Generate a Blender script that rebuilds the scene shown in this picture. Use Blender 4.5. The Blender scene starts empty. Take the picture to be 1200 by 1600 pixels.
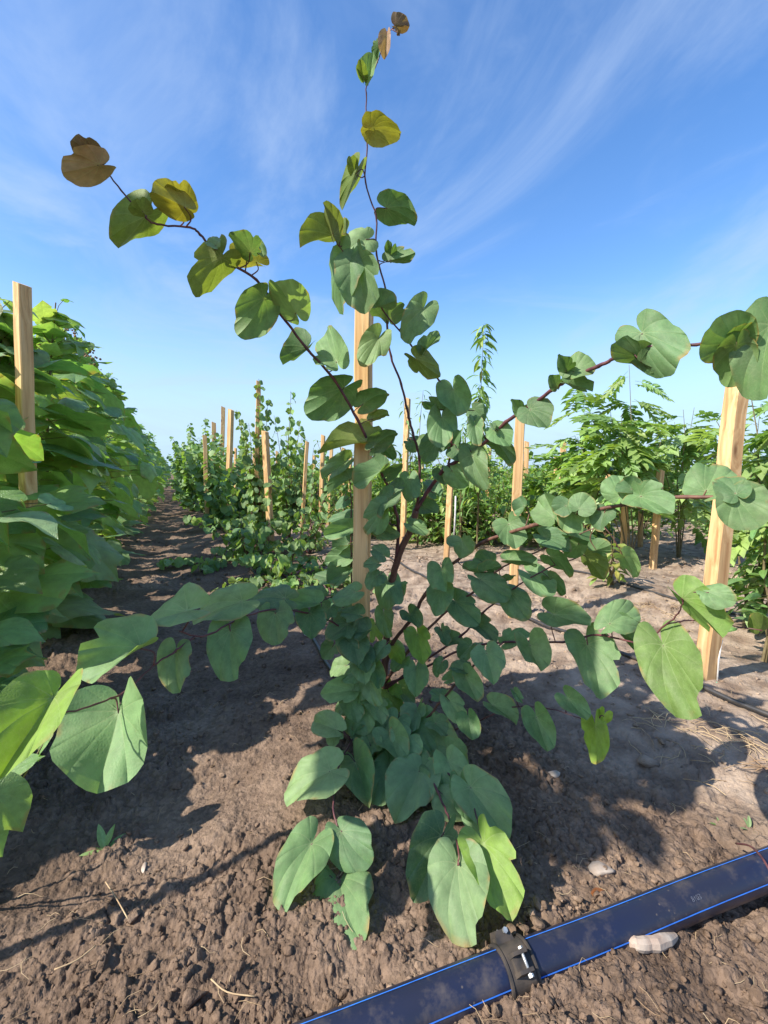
import bpy, math, random
import numpy as np
from mathutils import Vector, Matrix

R = math.radians
rnd = random.Random(7)
nr = np.random.RandomState(11)
scene = bpy.context.scene
COL = scene.collection

# ------------------------------------------------------------------ camera
CAM_H = 0.90
F_PX = 720.0                      # focal length in pixels of the 1200x1600 frame
PITCH = math.atan(65.0 / F_PX)    # looking slightly down: horizon at y = 735
cam_d = bpy.data.cameras.new('camera')
cam = bpy.data.objects.new('camera', cam_d)
COL.objects.link(cam)
cam.location = (0, 0, CAM_H)
cam.rotation_euler = (math.pi / 2 - PITCH, 0, 0)
cam_d.sensor_fit = 'VERTICAL'
cam_d.sensor_height = 36.0
cam_d.lens = F_PX / 1600.0 * 36.0
cam_d.clip_start = 0.02
cam_d.clip_end = 9000
scene.camera = cam
scene.render.resolution_x = 768
scene.render.resolution_y = 1024

# ------------------------------------------------------------------ light
SUN_EL = 42.0
SUN_TO = Vector((-0.89, -0.45, 0)).normalized()          # plan direction towards the sun (left, a little behind)
sun_vec = Vector((SUN_TO.x * math.cos(R(SUN_EL)), SUN_TO.y * math.cos(R(SUN_EL)), math.sin(R(SUN_EL))))
sd = bpy.data.lights.new('sun', 'SUN')
sd.energy = 4.7
sd.angle = R(0.53)
sd.color = (1.0, 0.95, 0.87)
so = bpy.data.objects.new('sun', sd)
COL.objects.link(so)
so.rotation_euler = (-sun_vec).to_track_quat('-Z', 'Y').to_euler()
scene.view_settings.view_transform = 'Standard'
scene.view_settings.look = 'None'
scene.view_settings.exposure = 0.78
scene.view_settings.gamma = 1
scene.view_settings.use_curve_mapping = False

W = bpy.data.worlds.new('World')
scene.world = W
W.use_nodes = True
nt = W.node_tree
nt.nodes.clear()


def N(nt, t, **kw):
    n = nt.nodes.new(t)
    for k, v in kw.items():
        if k.startswith('i_'):
            k = k[2:]
            key = int(k) if k.isdigit() else k.replace('_', ' ')
            n.inputs[key].default_value = v
        else:
            setattr(n, k, v)
    return n


def L(nt, a, b):
    nt.links.new(a, b)


out = N(nt, 'ShaderNodeOutputWorld')
bg = N(nt, 'ShaderNodeBackground')
bg.inputs[1].default_value = 0.14
sky = N(nt, 'ShaderNodeTexSky')
sky.sky_type = 'NISHITA'
sky.sun_disc = False
sky.sun_elevation = R(SUN_EL)
sky.sun_rotation = math.atan2(SUN_TO.x, SUN_TO.y)
sky.altitude = 100
sky.air_density = 1.0
sky.dust_density = 0.6
sky.ozone_density = 2.0
hs = N(nt, 'ShaderNodeHueSaturation')
hs.inputs['Saturation'].default_value = 1.24
hs.inputs['Hue'].default_value = 0.505
hs.inputs['Value'].default_value = 1.16
L(nt, sky.outputs[0], hs.inputs['Color'])
# thin cirrus: noise on the cloud plane (direction divided by height)
tc = N(nt, 'ShaderNodeTexCoord')
sep = N(nt, 'ShaderNodeSeparateXYZ')
L(nt, tc.outputs['Generated'], sep.inputs[0])
zc = N(nt, 'ShaderNodeMath', operation='MAXIMUM')
zc.inputs[1].default_value = 0.0
L(nt, sep.outputs['Z'], zc.inputs[0])
za = N(nt, 'ShaderNodeMath', operation='ADD')
za.inputs[1].default_value = 0.16
L(nt, zc.outputs[0], za.inputs[0])
dv = N(nt, 'ShaderNodeVectorMath', operation='DIVIDE')
cmb = N(nt, 'ShaderNodeCombineXYZ')
for i in range(3):
    L(nt, za.outputs[0], cmb.inputs[i])
L(nt, tc.outputs['Generated'], dv.inputs[0])
L(nt, cmb.outputs[0], dv.inputs[1])


def cloud_layer(rot, scl, nscale, lo, hi, amt, dist=0.6, seedloc=(0, 0, 0)):
    mp = N(nt, 'ShaderNodeMapping')
    mp.inputs['Rotation'].default_value = (0, 0, R(rot))
    mp.inputs['Scale'].default_value = scl
    mp.inputs['Location'].default_value = seedloc
    L(nt, dv.outputs[0], mp.inputs[0])
    no = N(nt, 'ShaderNodeTexNoise')
    no.inputs['Scale'].default_value = nscale
    no.inputs['Detail'].default_value = 7
    no.inputs['Roughness'].default_value = 0.62
    no.inputs['Distortion'].default_value = dist
    L(nt, mp.outputs[0], no.inputs['Vector'])
    mr = N(nt, 'ShaderNodeMapRange')
    mr.interpolation_type = 'SMOOTHSTEP'
    mr.inputs['From Min'].default_value = lo
    mr.inputs['From Max'].default_value = hi
    mr.inputs['To Max'].default_value = amt
    L(nt, no.outputs['Fac'], mr.inputs['Value'])
    return mr.outputs[0]


c1 = cloud_layer(62, (1.0, 0.62, 0.0), 1.0, 0.43, 0.80, 0.52, 1.5, (12.1, 5.4, 0))
c2 = cloud_layer(-12, (0.55, 1.1, 0.0), 0.9, 0.46, 0.76, 0.60, 1.4, (0.7, 4.2, 0))
mx = N(nt, 'ShaderNodeMath', operation='MAXIMUM')
L(nt, c1, mx.inputs[0])
L(nt, c2, mx.inputs[1])
hz = N(nt, 'ShaderNodeMapRange')                      # pale veil towards the horizon, all the way round
hz.interpolation_type = 'SMOOTHSTEP'
hz.inputs['From Min'].default_value = 0.0
hz.inputs['From Max'].default_value = 0.37
hz.inputs['To Min'].default_value = 0.97
hz.inputs['To Max'].default_value = 0.0
L(nt, zc.outputs[0], hz.inputs['Value'])
mixh = N(nt, 'ShaderNodeMix', data_type='RGBA')
L(nt, hz.outputs[0], mixh.inputs[0])
L(nt, hs.outputs[0], mixh.inputs[6])
mixh.inputs[7].default_value = (2.45, 3.45, 4.35, 1)
mixc = N(nt, 'ShaderNodeMix', data_type='RGBA')
L(nt, mx.outputs[0], mixc.inputs[0])
L(nt, mixh.outputs[2], mixc.inputs[6])
mixc.inputs[7].default_value = (2.5, 3.2, 4.4, 1)
L(nt, mixc.outputs[2], bg.inputs[0])
L(nt, bg.outputs[0], out.inputs[0])

# ------------------------------------------------------------------ pixel <-> world helpers (only to survey where things stand)
FW = Vector((0, math.cos(PITCH), -math.sin(PITCH)))
UP = Vector((0, math.sin(PITCH), math.cos(PITCH)))
CAMP = Vector((0, 0, CAM_H))


def ray(px, py):
    return FW + Vector((1, 0, 0)) * ((px - 600) / F_PX) + UP * (-(py - 800) / F_PX)


def PY(px, py, D):
    d = ray(px, py)
    return CAMP + d * (D / d.y)


def GP(px, py, z=0.0):
    d = ray(px, py)
    return CAMP + d * ((z - CAM_H) / d.z)


def XD(px, D, z=0.0):
    """ground point at image column px and world distance D"""
    dep = D * math.cos(PITCH) + (CAM_H - z) * math.sin(PITCH)
    return Vector(((px - 600) / F_PX * dep, D, z))


def row_x(a, D):
    return a - 0.456 * D


# ------------------------------------------------------------------ generic builders
def tag(o, label=None, cat=None, group=None, kind=None):
    if label: o['label'] = label
    if cat: o['category'] = cat
    if group: o['group'] = group
    if kind: o['kind'] = kind
    return o


def link(name, data, parent=None, mat=None):
    o = bpy.data.objects.new(name, data)
    COL.objects.link(o)
    if parent is not None:
        o.parent = parent
    return o


def empty(name, loc, label, cat, group=None):
    o = bpy.data.objects.new(name, None)
    COL.objects.link(o)
    o.location = loc
    o.empty_display_size = 0.1
    return tag(o, label, cat, group)


def mesh_np(name, V, loops, counts, mat=None, smooth=True, attrs=None):
    """V (n,3), loops flat vertex indices, counts per face"""
    me = bpy.data.meshes.new(name)
    V = np.asarray(V, dtype=np.float32)
    loops = np.asarray(loops, dtype=np.int32).ravel()
    counts = np.asarray(counts, dtype=np.int32)
    me.vertices.add(len(V))
    me.vertices.foreach_set('co', V.ravel())
    me.loops.add(len(loops))
    me.loops.foreach_set('vertex_index', loops)
    me.polygons.add(len(counts))
    st = np.zeros(len(counts), dtype=np.int32)
    st[1:] = np.cumsum(counts)[:-1]
    me.polygons.foreach_set('loop_start', st)
    me.polygons.foreach_set('loop_total', counts)
    if smooth:
        me.polygons.foreach_set('use_smooth', np.ones(len(counts), dtype=bool))
    if attrs:
        for k, arr in attrs.items():
            arr = np.asarray(arr, dtype=np.float32)
            if arr.ndim == 1:
                at = me.attributes.new(k, 'FLOAT', 'POINT')
                at.data.foreach_set('value', arr)
            else:
                at = me.attributes.new(k, 'FLOAT_COLOR', 'POINT')
                at.data.foreach_set('color', arr.ravel())
    me.update(calc_edges=True)
    me.validate()
    if mat: me.materials.append(mat)
    return me


class MB:
    """collects quads and triangles of one part"""
    def __init__(s):
        s.v = []; s.f = []

    def add(s, vs, fs):
        o = len(s.v)
        s.v += [tuple(v) for v in vs]
        s.f += [tuple(i + o for i in f) for f in fs]

    def tube(s, pts, rad, n=7, cap=True):
        pts = [Vector(p) for p in pts]
        m = len(pts)
        if not hasattr(rad, '__len__'): rad = [rad] * m
        vs = []
        ref = Vector((0.31, 0.2, 0.93)).normalized()
        for i, p in enumerate(pts):
            t = (pts[min(i + 1, m - 1)] - pts[max(i - 1, 0)])
            t = t.normalized() if t.length > 1e-9 else Vector((0, 0, 1))
            if abs(t.dot(ref)) > 0.97: ref = Vector((1, 0.1, 0)).normalized()
            a = t.cross(ref).normalized()
            b = t.cross(a)
            ref = -b if b.dot(ref) < 0 else b
            a = t.cross(ref).normalized(); b = t.cross(a)
            for k in range(n):
                an = 2 * math.pi * k / n
                vs.append(p + (a * math.cos(an) + b * math.sin(an)) * rad[i])
        fs = []
        for i in range(m - 1):
            for k in range(n):
                k2 = (k + 1) % n
                fs.append((i * n + k, i * n + k2, (i + 1) * n + k2, (i + 1) * n + k))
        if cap:
            fs.append(tuple(range(n - 1, -1, -1)))
            fs.append(tuple((m - 1) * n + k for k in range(n)))
        s.add(vs, fs)

    def build(s, name, mat, parent=None, smooth=True, off=None):
        if off is not None:
            s.v = [(v[0] - off[0], v[1] - off[1], v[2] - off[2]) for v in s.v]
        me = bpy.data.meshes.new(name)
        me.from_pydata(s.v, [], s.f)
        if smooth:
            me.polygons.foreach_set('use_smooth', [True] * len(s.f))
        me.update()
        if mat: me.materials.append(mat)
        return link(name, me, parent)


def catmull(pts, sub=5):
    """pts: list of tuples of any dimension -> denser list"""
    P = [np.array(p, dtype=float) for p in pts]
    if len(P) < 3:
        a, b = P[0], P[-1]
        return [a + (b - a) * t for t in np.linspace(0, 1, sub + 1)]
    P = [2 * P[0] - P[1]] + P + [2 * P[-1] - P[-2]]
    o = []
    for i in range(1, len(P) - 2):
        for k in range(sub):
            t = k / sub
            o.append(0.5 * ((2 * P[i]) + (-P[i - 1] + P[i + 1]) * t + (2 * P[i - 1] - 5 * P[i] + 4 * P[i + 1] - P[i + 2]) * t * t
                            + (-P[i - 1] + 3 * P[i] - 3 * P[i + 1] + P[i + 2]) * t ** 3))
    o.append(P[-2])
    return o


# ------------------------------------------------------------------ noise in numpy
def h2(ix, iy, s):
    n = (ix.astype(np.int64) * 374761393 + iy.astype(np.int64) * 668265263 + s * 974711) & 0x7fffffff
    n = ((n ^ (n >> 13)) * 1274126177) & 0x7fffffff
    n = ((n ^ (n >> 16)) * 668265263) & 0x7fffffff
    return ((n >> 7) & 0xffff) / 65535.0


def vnoise(x, y, sc, s):
    x = x / sc; y = y / sc
    ix = np.floor(x); iy = np.floor(y)
    fx = x - ix; fy = y - iy
    fx = fx * fx * (3 - 2 * fx); fy = fy * fy * (3 - 2 * fy)
    a = h2(ix, iy, s); b = h2(ix + 1, iy, s); c = h2(ix, iy + 1, s); d = h2(ix + 1, iy + 1, s)
    return (a * (1 - fx) + b * fx) * (1 - fy) + (c * (1 - fx) + d * fx) * fy - 0.5


def domes(x, y, sc, s, dens):
    """rounded crumbs: height of the tallest lump over each point, in units of sc"""
    X = x / sc; Y = y / sc
    ix = np.floor(X); iy = np.floor(Y)
    best = np.zeros_like(X)
    for dx in (-1, 0, 1):
        for dy in (-1, 0, 1):
            cx = ix + dx; cy = iy + dy
            jx = h2(cx, cy, s); jy = h2(cx, cy, s + 1); r = h2(cx, cy, s + 2); k = h2(cx, cy, s + 3)
            rad = 0.32 + 0.5 * r
            an = h2(cx, cy, s + 4) * 3.14
            ux = X - (cx + jx); uy = Y - (cy + jy)
            ca = np.cos(an); sa = np.sin(an)
            u = (ux * ca + uy * sa) * 0.82; v = (-ux * sa + uy * ca) * 1.25
            d2 = (np.abs(u) ** 2.4 + np.abs(v) ** 2.4) / rad ** 2.4
            hgt = np.where(k < dens, np.maximum(0, 1 - d2) ** 0.5 * rad * (0.45 + 0.55 * jx), 0)
            best = np.maximum(best, hgt)
    return best


def crumbs(x, y, sc, s, crack=0.16, miss=0.0):
    """broken angular crumbs with cracks between them, 0..1"""
    X = x / sc + 0.35 * vnoise(x, y, sc * 1.7, s + 7); Y = y / sc + 0.35 * vnoise(x, y, sc * 1.7, s + 8)
    ix = np.floor(X); iy = np.floor(Y)
    f1 = np.full_like(X, 9.0); f2 = np.full_like(X, 9.0); hh = np.zeros_like(X); tx = np.zeros_like(X); ty = np.zeros_like(X)
    for dx in (-1, 0, 1):
        for dy in (-1, 0, 1):
            cx = ix + dx; cy = iy + dy
            ux = X - (cx + h2(cx, cy, s)); uy = Y - (cy + h2(cx, cy, s + 1))
            d = np.hypot(ux, uy)
            new = d < f1
            f2 = np.where(new, f1, np.minimum(f2, d))
            f1 = np.where(new, d, f1)
            hh = np.where(new, h2(cx, cy, s + 2), hh)
            tx = np.where(new, ux * (h2(cx, cy, s + 3) - 0.5) + uy * (h2(cx, cy, s + 4) - 0.5), tx)
    e = np.clip((f2 - f1) / crack, 0, 1)
    e = e * (2 - e)
    return e * np.where(hh < miss, 0.12, 0.35 + 0.65 * hh + 0.5 * tx)


def ground_low(x, y):
    x = np.asarray(x, dtype=float); y = np.asarray(y, dtype=float)
    r = np.hypot(x, y)
    fade = np.clip((60 - r) / 40, 0, 1)
    u = (x + 0.456 * y - 0.62) / 1.46                     # which row
    z = 0.022 * np.cos(2 * math.pi * u)                    # soil drawn up along the rows
    z = z + 0.045 * vnoise(x, y, 0.9, 3) + 0.03 * vnoise(x, y, 0.33, 5) + 0.016 * vnoise(x, y, 0.14, 8)
    return z * fade


def gz(x, y):
    return float(ground_low(np.array([x]), np.array([y]))[0])


def ground_fine(x, y):
    z = ground_low(x, y)
    m = np.clip(0.42 + 2.0 * vnoise(x, y, 0.42, 21) + 1.1 * vnoise(x, y, 0.13, 22), 0.04, 1)
    z = z + 0.010 * vnoise(x, y, 0.06, 9) + 0.006 * vnoise(x, y, 0.028, 10) + 0.003 * vnoise(x, y, 0.012, 12)
    z = z + m * 0.50 * 0.045 * domes(x, y, 0.045, 40, 0.16)
    z = z + m * 0.013 * crumbs(x, y, 0.040, 50, 0.13, 0.55)
    z = z + (0.22 + 0.78 * m) * 0.008 * crumbs(x, y, 0.018, 60, 0.2, 0.35)
    z = z + 0.0030 * crumbs(x, y, 0.0085, 70, 0.3)
    z = z + 0.0025 * vnoise(x, y, 0.0055, 14) + 0.0016 * vnoise(x, y, 0.003, 15)
    return z


# ------------------------------------------------------------------ materials
def new_mat(name):
    m = bpy.data.materials.new(name)
    m.use_nodes = True
    m.node_tree.nodes.clear()
    return m, m.node_tree


def mat_leaf(name, obj_color=True, trans=0.35, vein=(0.42, 0.50, 0.22), back=(1.0, 1.0, 1.0), rough=0.5, vmix=0.45, spec=0.35, bump=0.25):
    m, t = new_mat(name)
    o = N(t, 'ShaderNodeOutputMaterial')
    if obj_color:
        ci = N(t, 'ShaderNodeObjectInfo'); cso = ci.outputs['Color']
    else:
        ci = N(t, 'ShaderNodeAttribute', attribute_name='tint'); cso = ci.outputs['Color']
    co = N(t, 'ShaderNodeTexCoord'); ge0 = N(t, 'ShaderNodeNewGeometry')
    n1 = N(t, 'ShaderNodeTexNoise'); n1.inputs['Scale'].default_value = 5.0; n1.inputs['Detail'].default_value = 5
    L(t, co.outputs['Object'], n1.inputs['Vector'])
    r1 = N(t, 'ShaderNodeMapRange'); r1.inputs['From Min'].default_value = 0.3; r1.inputs['From Max'].default_value = 0.7
    r1.inputs['To Min'].default_value = 0.80; r1.inputs['To Max'].default_value = 1.18
    L(t, n1.outputs['Fac'], r1.inputs['Value'])
    mul = N(t, 'ShaderNodeVectorMath', operation='SCALE')
    L(t, cso, mul.inputs[0]); L(t, r1.outputs[0], mul.inputs['Scale'])
    va = N(t, 'ShaderNodeAttribute', attribute_name='vein')
    vm = N(t, 'ShaderNodeMath', operation='MULTIPLY'); vm.inputs[1].default_value = vmix
    L(t, va.outputs['Fac'], vm.inputs[0])
    mv = N(t, 'ShaderNodeMix', data_type='RGBA')
    L(t, vm.outputs[0], mv.inputs[0]); L(t, mul.outputs[0], mv.inputs[6]); mv.inputs[7].default_value = (*vein, 1)
    nv = N(t, 'ShaderNodeTexVoronoi', feature='DISTANCE_TO_EDGE'); nv.inputs['Scale'].default_value = 15
    dn = N(t, 'ShaderNodeTexNoise'); dn.inputs['Scale'].default_value = 9; L(t, co.outputs['Object'], dn.inputs['Vector'])
    mxn = N(t, 'ShaderNodeMix', data_type='VECTOR'); mxn.inputs[0].default_value = 0.12
    L(t, co.outputs['Object'], mxn.inputs[4]); L(t, dn.outputs['Color'], mxn.inputs[5]); L(t, mxn.outputs[1], nv.inputs['Vector'])
    rv = N(t, 'ShaderNodeMapRange'); rv.inputs['From Min'].default_value = 0.0; rv.inputs['From Max'].default_value = 0.07
    rv.inputs['To Min'].default_value = 0.16 if vmix else 0.0; rv.inputs['To Max'].default_value = 0.0
    L(t, nv.outputs['Distance'], rv.inputs['Value'])
    mnv = N(t, 'ShaderNodeMix', data_type='RGBA'); L(t, rv.outputs[0], mnv.inputs[0]); L(t, mv.outputs[2], mnv.inputs[6]); mnv.inputs[7].default_value = (*vein, 1)
    # soil dust settled in patches
    nd = N(t, 'ShaderNodeTexNoise'); nd.inputs['Scale'].default_value = 2.2; nd.inputs['Detail'].default_value = 8; nd.inputs['Roughness'].default_value = 0.7
    L(t, ge0.outputs['Position'], nd.inputs['Vector']); nd.inputs['Scale'].default_value = 14
    rdd = N(t, 'ShaderNodeMapRange'); rdd.inputs['From Min'].default_value = 0.5; rdd.inputs['From Max'].default_value = 0.75; rdd.inputs['To Max'].default_value = 0.22 if vmix else 0.0
    L(t, nd.outputs['Fac'], rdd.inputs['Value'])
    mdd = N(t, 'ShaderNodeMix', data_type='RGBA'); L(t, rdd.outputs[0], mdd.inputs[0]); L(t, mnv.outputs[2], mdd.inputs[6]); mdd.inputs[7].default_value = (0.34, 0.32, 0.22, 1)
    # thin dry margin
    ra = N(t, 'ShaderNodeAttribute', attribute_name='rim')
    rn = N(t, 'ShaderNodeTexNoise'); rn.inputs['Scale'].default_value = 3.5; L(t, ge0.outputs['Position'], rn.inputs['Vector']); rn.inputs['Scale'].default_value = 22
    rm = N(t, 'ShaderNodeMath', operation='MULTIPLY'); L(t, ra.outputs['Fac'], rm.inputs[0])
    rr_ = N(t, 'ShaderNodeMapRange'); rr_.inputs['From Min'].default_value = 0.52; rr_.inputs['From Max'].default_value = 0.66; L(t, rn.outputs['Fac'], rr_.inputs['Value']); L(t, rr_.outputs[0], rm.inputs[1])
    mrm = N(t, 'ShaderNodeMix', data_type='RGBA'); L(t, rm.outputs[0], mrm.inputs[0]); L(t, mdd.outputs[2], mrm.inputs[6]); mrm.inputs[7].default_value = (0.34, 0.24, 0.09, 1)
    # dry brown freckles
    n2 = N(t, 'ShaderNodeTexNoise'); n2.inputs['Scale'].default_value = 17; n2.inputs['Detail'].default_value = 3
    L(t, co.outputs['Object'], n2.inputs['Vector'])
    r2 = N(t, 'ShaderNodeMapRange'); r2.inputs['From Min'].default_value = 0.72; r2.inputs['From Max'].default_value = 0.80; r2.inputs['To Max'].default_value = 0.5
    L(t, n2.outputs['Fac'], r2.inputs['Value'])
    mb = N(t, 'ShaderNodeMix', data_type='RGBA')
    L(t, r2.outputs[0], mb.inputs[0]); L(t, mrm.outputs[2], mb.inputs[6]); mb.inputs[7].default_value = (0.22, 0.17, 0.07, 1)
    # the underside is paler and duller
    ge = N(t, 'ShaderNodeNewGeometry')
    bk = N(t, 'ShaderNodeMix', data_type='RGBA')
    bc = N(t, 'ShaderNodeMix', data_type='RGBA', blend_type='MULTIPLY'); bc.inputs[0].default_value = 1
    L(t, mb.outputs[2], bc.inputs[6]); bc.inputs[7].default_value = (*back, 1)
    L(t, ge.outputs['Backfacing'], bk.inputs[0]); L(t, mb.outputs[2], bk.inputs[6]); L(t, bc.outputs[2], bk.inputs[7])
    pr = N(t, 'ShaderNodeBsdfPrincipled')
    pr.inputs['Roughness'].default_value = rough
    pr.inputs['Specular IOR Level'].default_value = spec
    L(t, bk.outputs[2], pr.inputs['Base Color'])
    bu = N(t, 'ShaderNodeBump'); bu.inputs['Strength'].default_value = bump; bu.inputs['Distance'].default_value = 0.01
    n3 = N(t, 'ShaderNodeTexVoronoi', feature='DISTANCE_TO_EDGE'); n3.inputs['Scale'].default_value = 26
    L(t, co.outputs['Object'], n3.inputs['Vector']); L(t, n3.outputs['Distance'], bu.inputs['Height'])
    L(t, bu.outputs[0], pr.inputs['Normal'])
    tr = N(t, 'ShaderNodeBsdfTranslucent')
    tcol = N(t, 'ShaderNodeMix', data_type='RGBA', blend_type='MULTIPLY'); tcol.inputs[0].default_value = 1
    L(t, mb.outputs[2], tcol.inputs[6]); tcol.inputs[7].default_value = (1.7, 1.75, 0.55, 1)
    L(t, tcol.outputs[2], tr.inputs['Color'])
    ms = N(t, 'ShaderNodeMixShader'); ms.inputs[0].default_value = trans
    L(t, pr.outputs[0], ms.inputs[1]); L(t, tr.outputs[0], ms.inputs[2]); L(t, ms.outputs[0], o.inputs[0])
    return m


def mat_simple(name, col, rough=0.7, noise=0.0, nscale=30, spec=0.3, metallic=0.0, bump=0.0, stretch=(1, 1, 1), col2=None, coords='Object'):
    m, t = new_mat(name)
    o = N(t, 'ShaderNodeOutputMaterial')
    pr = N(t, 'ShaderNodeBsdfPrincipled')
    pr.inputs['Roughness'].default_value = rough
    pr.inputs['Specular IOR Level'].default_value = spec
    pr.inputs['Metallic'].default_value = metallic
    co = N(t, 'ShaderNodeTexCoord')
    mp = N(t, 'ShaderNodeMapping'); mp.inputs['Scale'].default_value = stretch
    L(t, co.outputs[coords], mp.inputs[0])
    n1 = N(t, 'ShaderNodeTexNoise'); n1.inputs['Scale'].default_value = nscale; n1.inputs['Detail'].default_value = 6
    L(t, mp.outputs[0], n1.inputs['Vector'])
    mx_ = N(t, 'ShaderNodeMix', data_type='RGBA')
    r = N(t, 'ShaderNodeMapRange'); r.inputs['From Min'].default_value = 0.35; r.inputs['From Max'].default_value = 0.68
    L(t, n1.outputs['Fac'], r.inputs['Value']); L(t, r.outputs[0], mx_.inputs[0])
    c2 = col2 or tuple(c * (1 - noise) for c in col)
    mx_.inputs[6].default_value = (*c2, 1); mx_.inputs[7].default_value = (*col, 1)
    L(t, mx_.outputs[2], pr.inputs['Base Color'])
    if bump:
        bu = N(t, 'ShaderNodeBump'); bu.inputs['Strength'].default_value = bump; bu.inputs['Distance'].default_value = 0.004
        L(t, n1.outputs['Fac'], bu.inputs['Height']); L(t, bu.outputs[0], pr.inputs['Normal'])
    L(t, pr.outputs[0], o.inputs[0])
    return m


def mat_wood():
    m, t = new_mat('pine')
    o = N(t, 'ShaderNodeOutputMaterial')
    pr = N(t, 'ShaderNodeBsdfPrincipled'); pr.inputs['Roughness'].default_value = 0.75; pr.inputs['Specular IOR Level'].default_value = 0.2
    co = N(t, 'ShaderNodeTexCoord'); oi = N(t, 'ShaderNodeObjectInfo')
    ad = N(t, 'ShaderNodeVectorMath', operation='ADD')
    L(t, co.outputs['Object'], ad.inputs[0])
    rs = N(t, 'ShaderNodeMath', operation='MULTIPLY'); rs.inputs[1].default_value = 37
    L(t, oi.outputs['Random'], rs.inputs[0]); L(t, rs.outputs[0], ad.inputs[1])
    # knots push the grain aside
    vk = N(t, 'ShaderNodeTexVoronoi'); vk.inputs['Scale'].default_value = 1.0
    mk = N(t, 'ShaderNodeMapping'); mk.inputs['Scale'].default_value = (9, 9, 3.2)
    L(t, ad.outputs[0], mk.inputs[0]); L(t, mk.outputs[0], vk.inputs['Vector'])
    mp = N(t, 'ShaderNodeMapping'); mp.inputs['Scale'].default_value = (46, 46, 1.7)
    L(t, ad.outputs[0], mp.inputs[0])
    kk = N(t, 'ShaderNodeMapRange'); kk.inputs['From Min'].default_value = 0.0; kk.inputs['From Max'].default_value = 0.5
    kk.inputs['To Min'].default_value = 2.2; kk.inputs['To Max'].default_value = 0.0
    L(t, vk.outputs['Distance'], kk.inputs['Value'])
    a2 = N(t, 'ShaderNodeVectorMath', operation='ADD'); L(t, mp.outputs[0], a2.inputs[0]); L(t, kk.outputs[0], a2.inputs[1])
    n1 = N(t, 'ShaderNodeTexNoise'); n1.inputs['Scale'].default_value = 1.0; n1.inputs['Detail'].default_value = 7; n1.inputs['Roughness'].default_value = 0.6
    L(t, a2.outputs[0], n1.inputs['Vector'])
    cr = N(t, 'ShaderNodeValToRGB')
    e = cr.color_ramp.elements
    e[0].position = 0.30; e[0].color = (0.43, 0.22, 0.09, 1)
    e[1].position = 0.72; e[1].color = (0.80, 0.56, 0.30, 1)
    x = e.new(0.52); x.color = (0.68, 0.43, 0.195, 1)
    L(t, n1.outputs['Fac'], cr.inputs[0])
    kc = N(t, 'ShaderNodeMapRange'); kc.inputs['From Min'].default_value = 0.05; kc.inputs['From Max'].default_value = 0.14
    kc.inputs['To Min'].default_value = 0.85; kc.inputs['To Max'].default_value = 0.0
    L(t, vk.outputs['Distance'], kc.inputs['Value'])
    mxx = N(t, 'ShaderNodeMix', data_type='RGBA'); mxx.inputs[7].default_value = (0.17, 0.075, 0.03, 1)
    L(t, kc.outputs[0], mxx.inputs[0]); L(t, cr.outputs[0], mxx.inputs[6])
    spz = N(t, 'ShaderNodeSeparateXYZ'); L(t, co.outputs['Object'], spz.inputs[0])
    dz = N(t, 'ShaderNodeMapRange'); dz.inputs['From Min'].default_value = 0.30; dz.inputs['From Max'].default_value = 0.0; dz.inputs['To Max'].default_value = 0.8
    L(t, spz.outputs['Z'], dz.inputs['Value'])
    dnn = N(t, 'ShaderNodeTexNoise'); dnn.inputs['Scale'].default_value = 28; dnn.inputs['Detail'].default_value = 6; L(t, ad.outputs[0], dnn.inputs['Vector'])
    dmm = N(t, 'ShaderNodeMath', operation='MULTIPLY'); L(t, dz.outputs[0], dmm.inputs[0]); L(t, dnn.outputs['Fac'], dmm.inputs[1])
    mud = N(t, 'ShaderNodeMix', data_type='RGBA'); L(t, dmm.outputs[0], mud.inputs[0]); L(t, mxx.outputs[2], mud.inputs[6]); mud.inputs[7].default_value = (0.13, 0.09, 0.065, 1)
    ckn = N(t, 'ShaderNodeTexNoise'); ckn.inputs['Scale'].default_value = 1.0; ckn.inputs['Detail'].default_value = 3
    ckm = N(t, 'ShaderNodeMapping'); ckm.inputs['Scale'].default_value = (150, 150, 3.0); L(t, ad.outputs[0], ckm.inputs[0]); L(t, ckm.outputs[0], ckn.inputs['Vector'])
    ckr = N(t, 'ShaderNodeMapRange'); ckr.inputs['From Min'].default_value = 0.66; ckr.inputs['From Max'].default_value = 0.72; ckr.inputs['To Max'].default_value = 0.7; L(t, ckn.outputs['Fac'], ckr.inputs['Value'])
    ckx = N(t, 'ShaderNodeMix', data_type='RGBA'); L(t, ckr.outputs[0], ckx.inputs[0]); L(t, mud.outputs[2], ckx.inputs[6]); ckx.inputs[7].default_value = (0.16, 0.10, 0.06, 1)
    # each stake weathered a little differently
    n4 = N(t, 'ShaderNodeTexNoise'); n4.inputs['Scale'].default_value = 2.5; L(t, ad.outputs[0], n4.inputs['Vector'])
    r4 = N(t, 'ShaderNodeMapRange'); r4.inputs['To Min'].default_value = 0.72; r4.inputs['To Max'].default_value = 1.2
    L(t, n4.outputs['Fac'], r4.inputs['Value'])
    sc_ = N(t, 'ShaderNodeVectorMath', operation='SCALE'); L(t, ckx.outputs[2], sc_.inputs[0]); L(t, r4.outputs[0], sc_.inputs['Scale'])
    L(t, sc_.outputs[0], pr.inputs['Base Color'])
    bu = N(t, 'ShaderNodeBump'); bu.inputs['Strength'].default_value = 0.5; bu.inputs['Distance'].default_value = 0.002
    L(t, n1.outputs['Fac'], bu.inputs['Height']); L(t, bu.outputs[0], pr.inputs['Normal'])
    L(t, pr.outputs[0], o.inputs[0])
    return m


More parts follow.
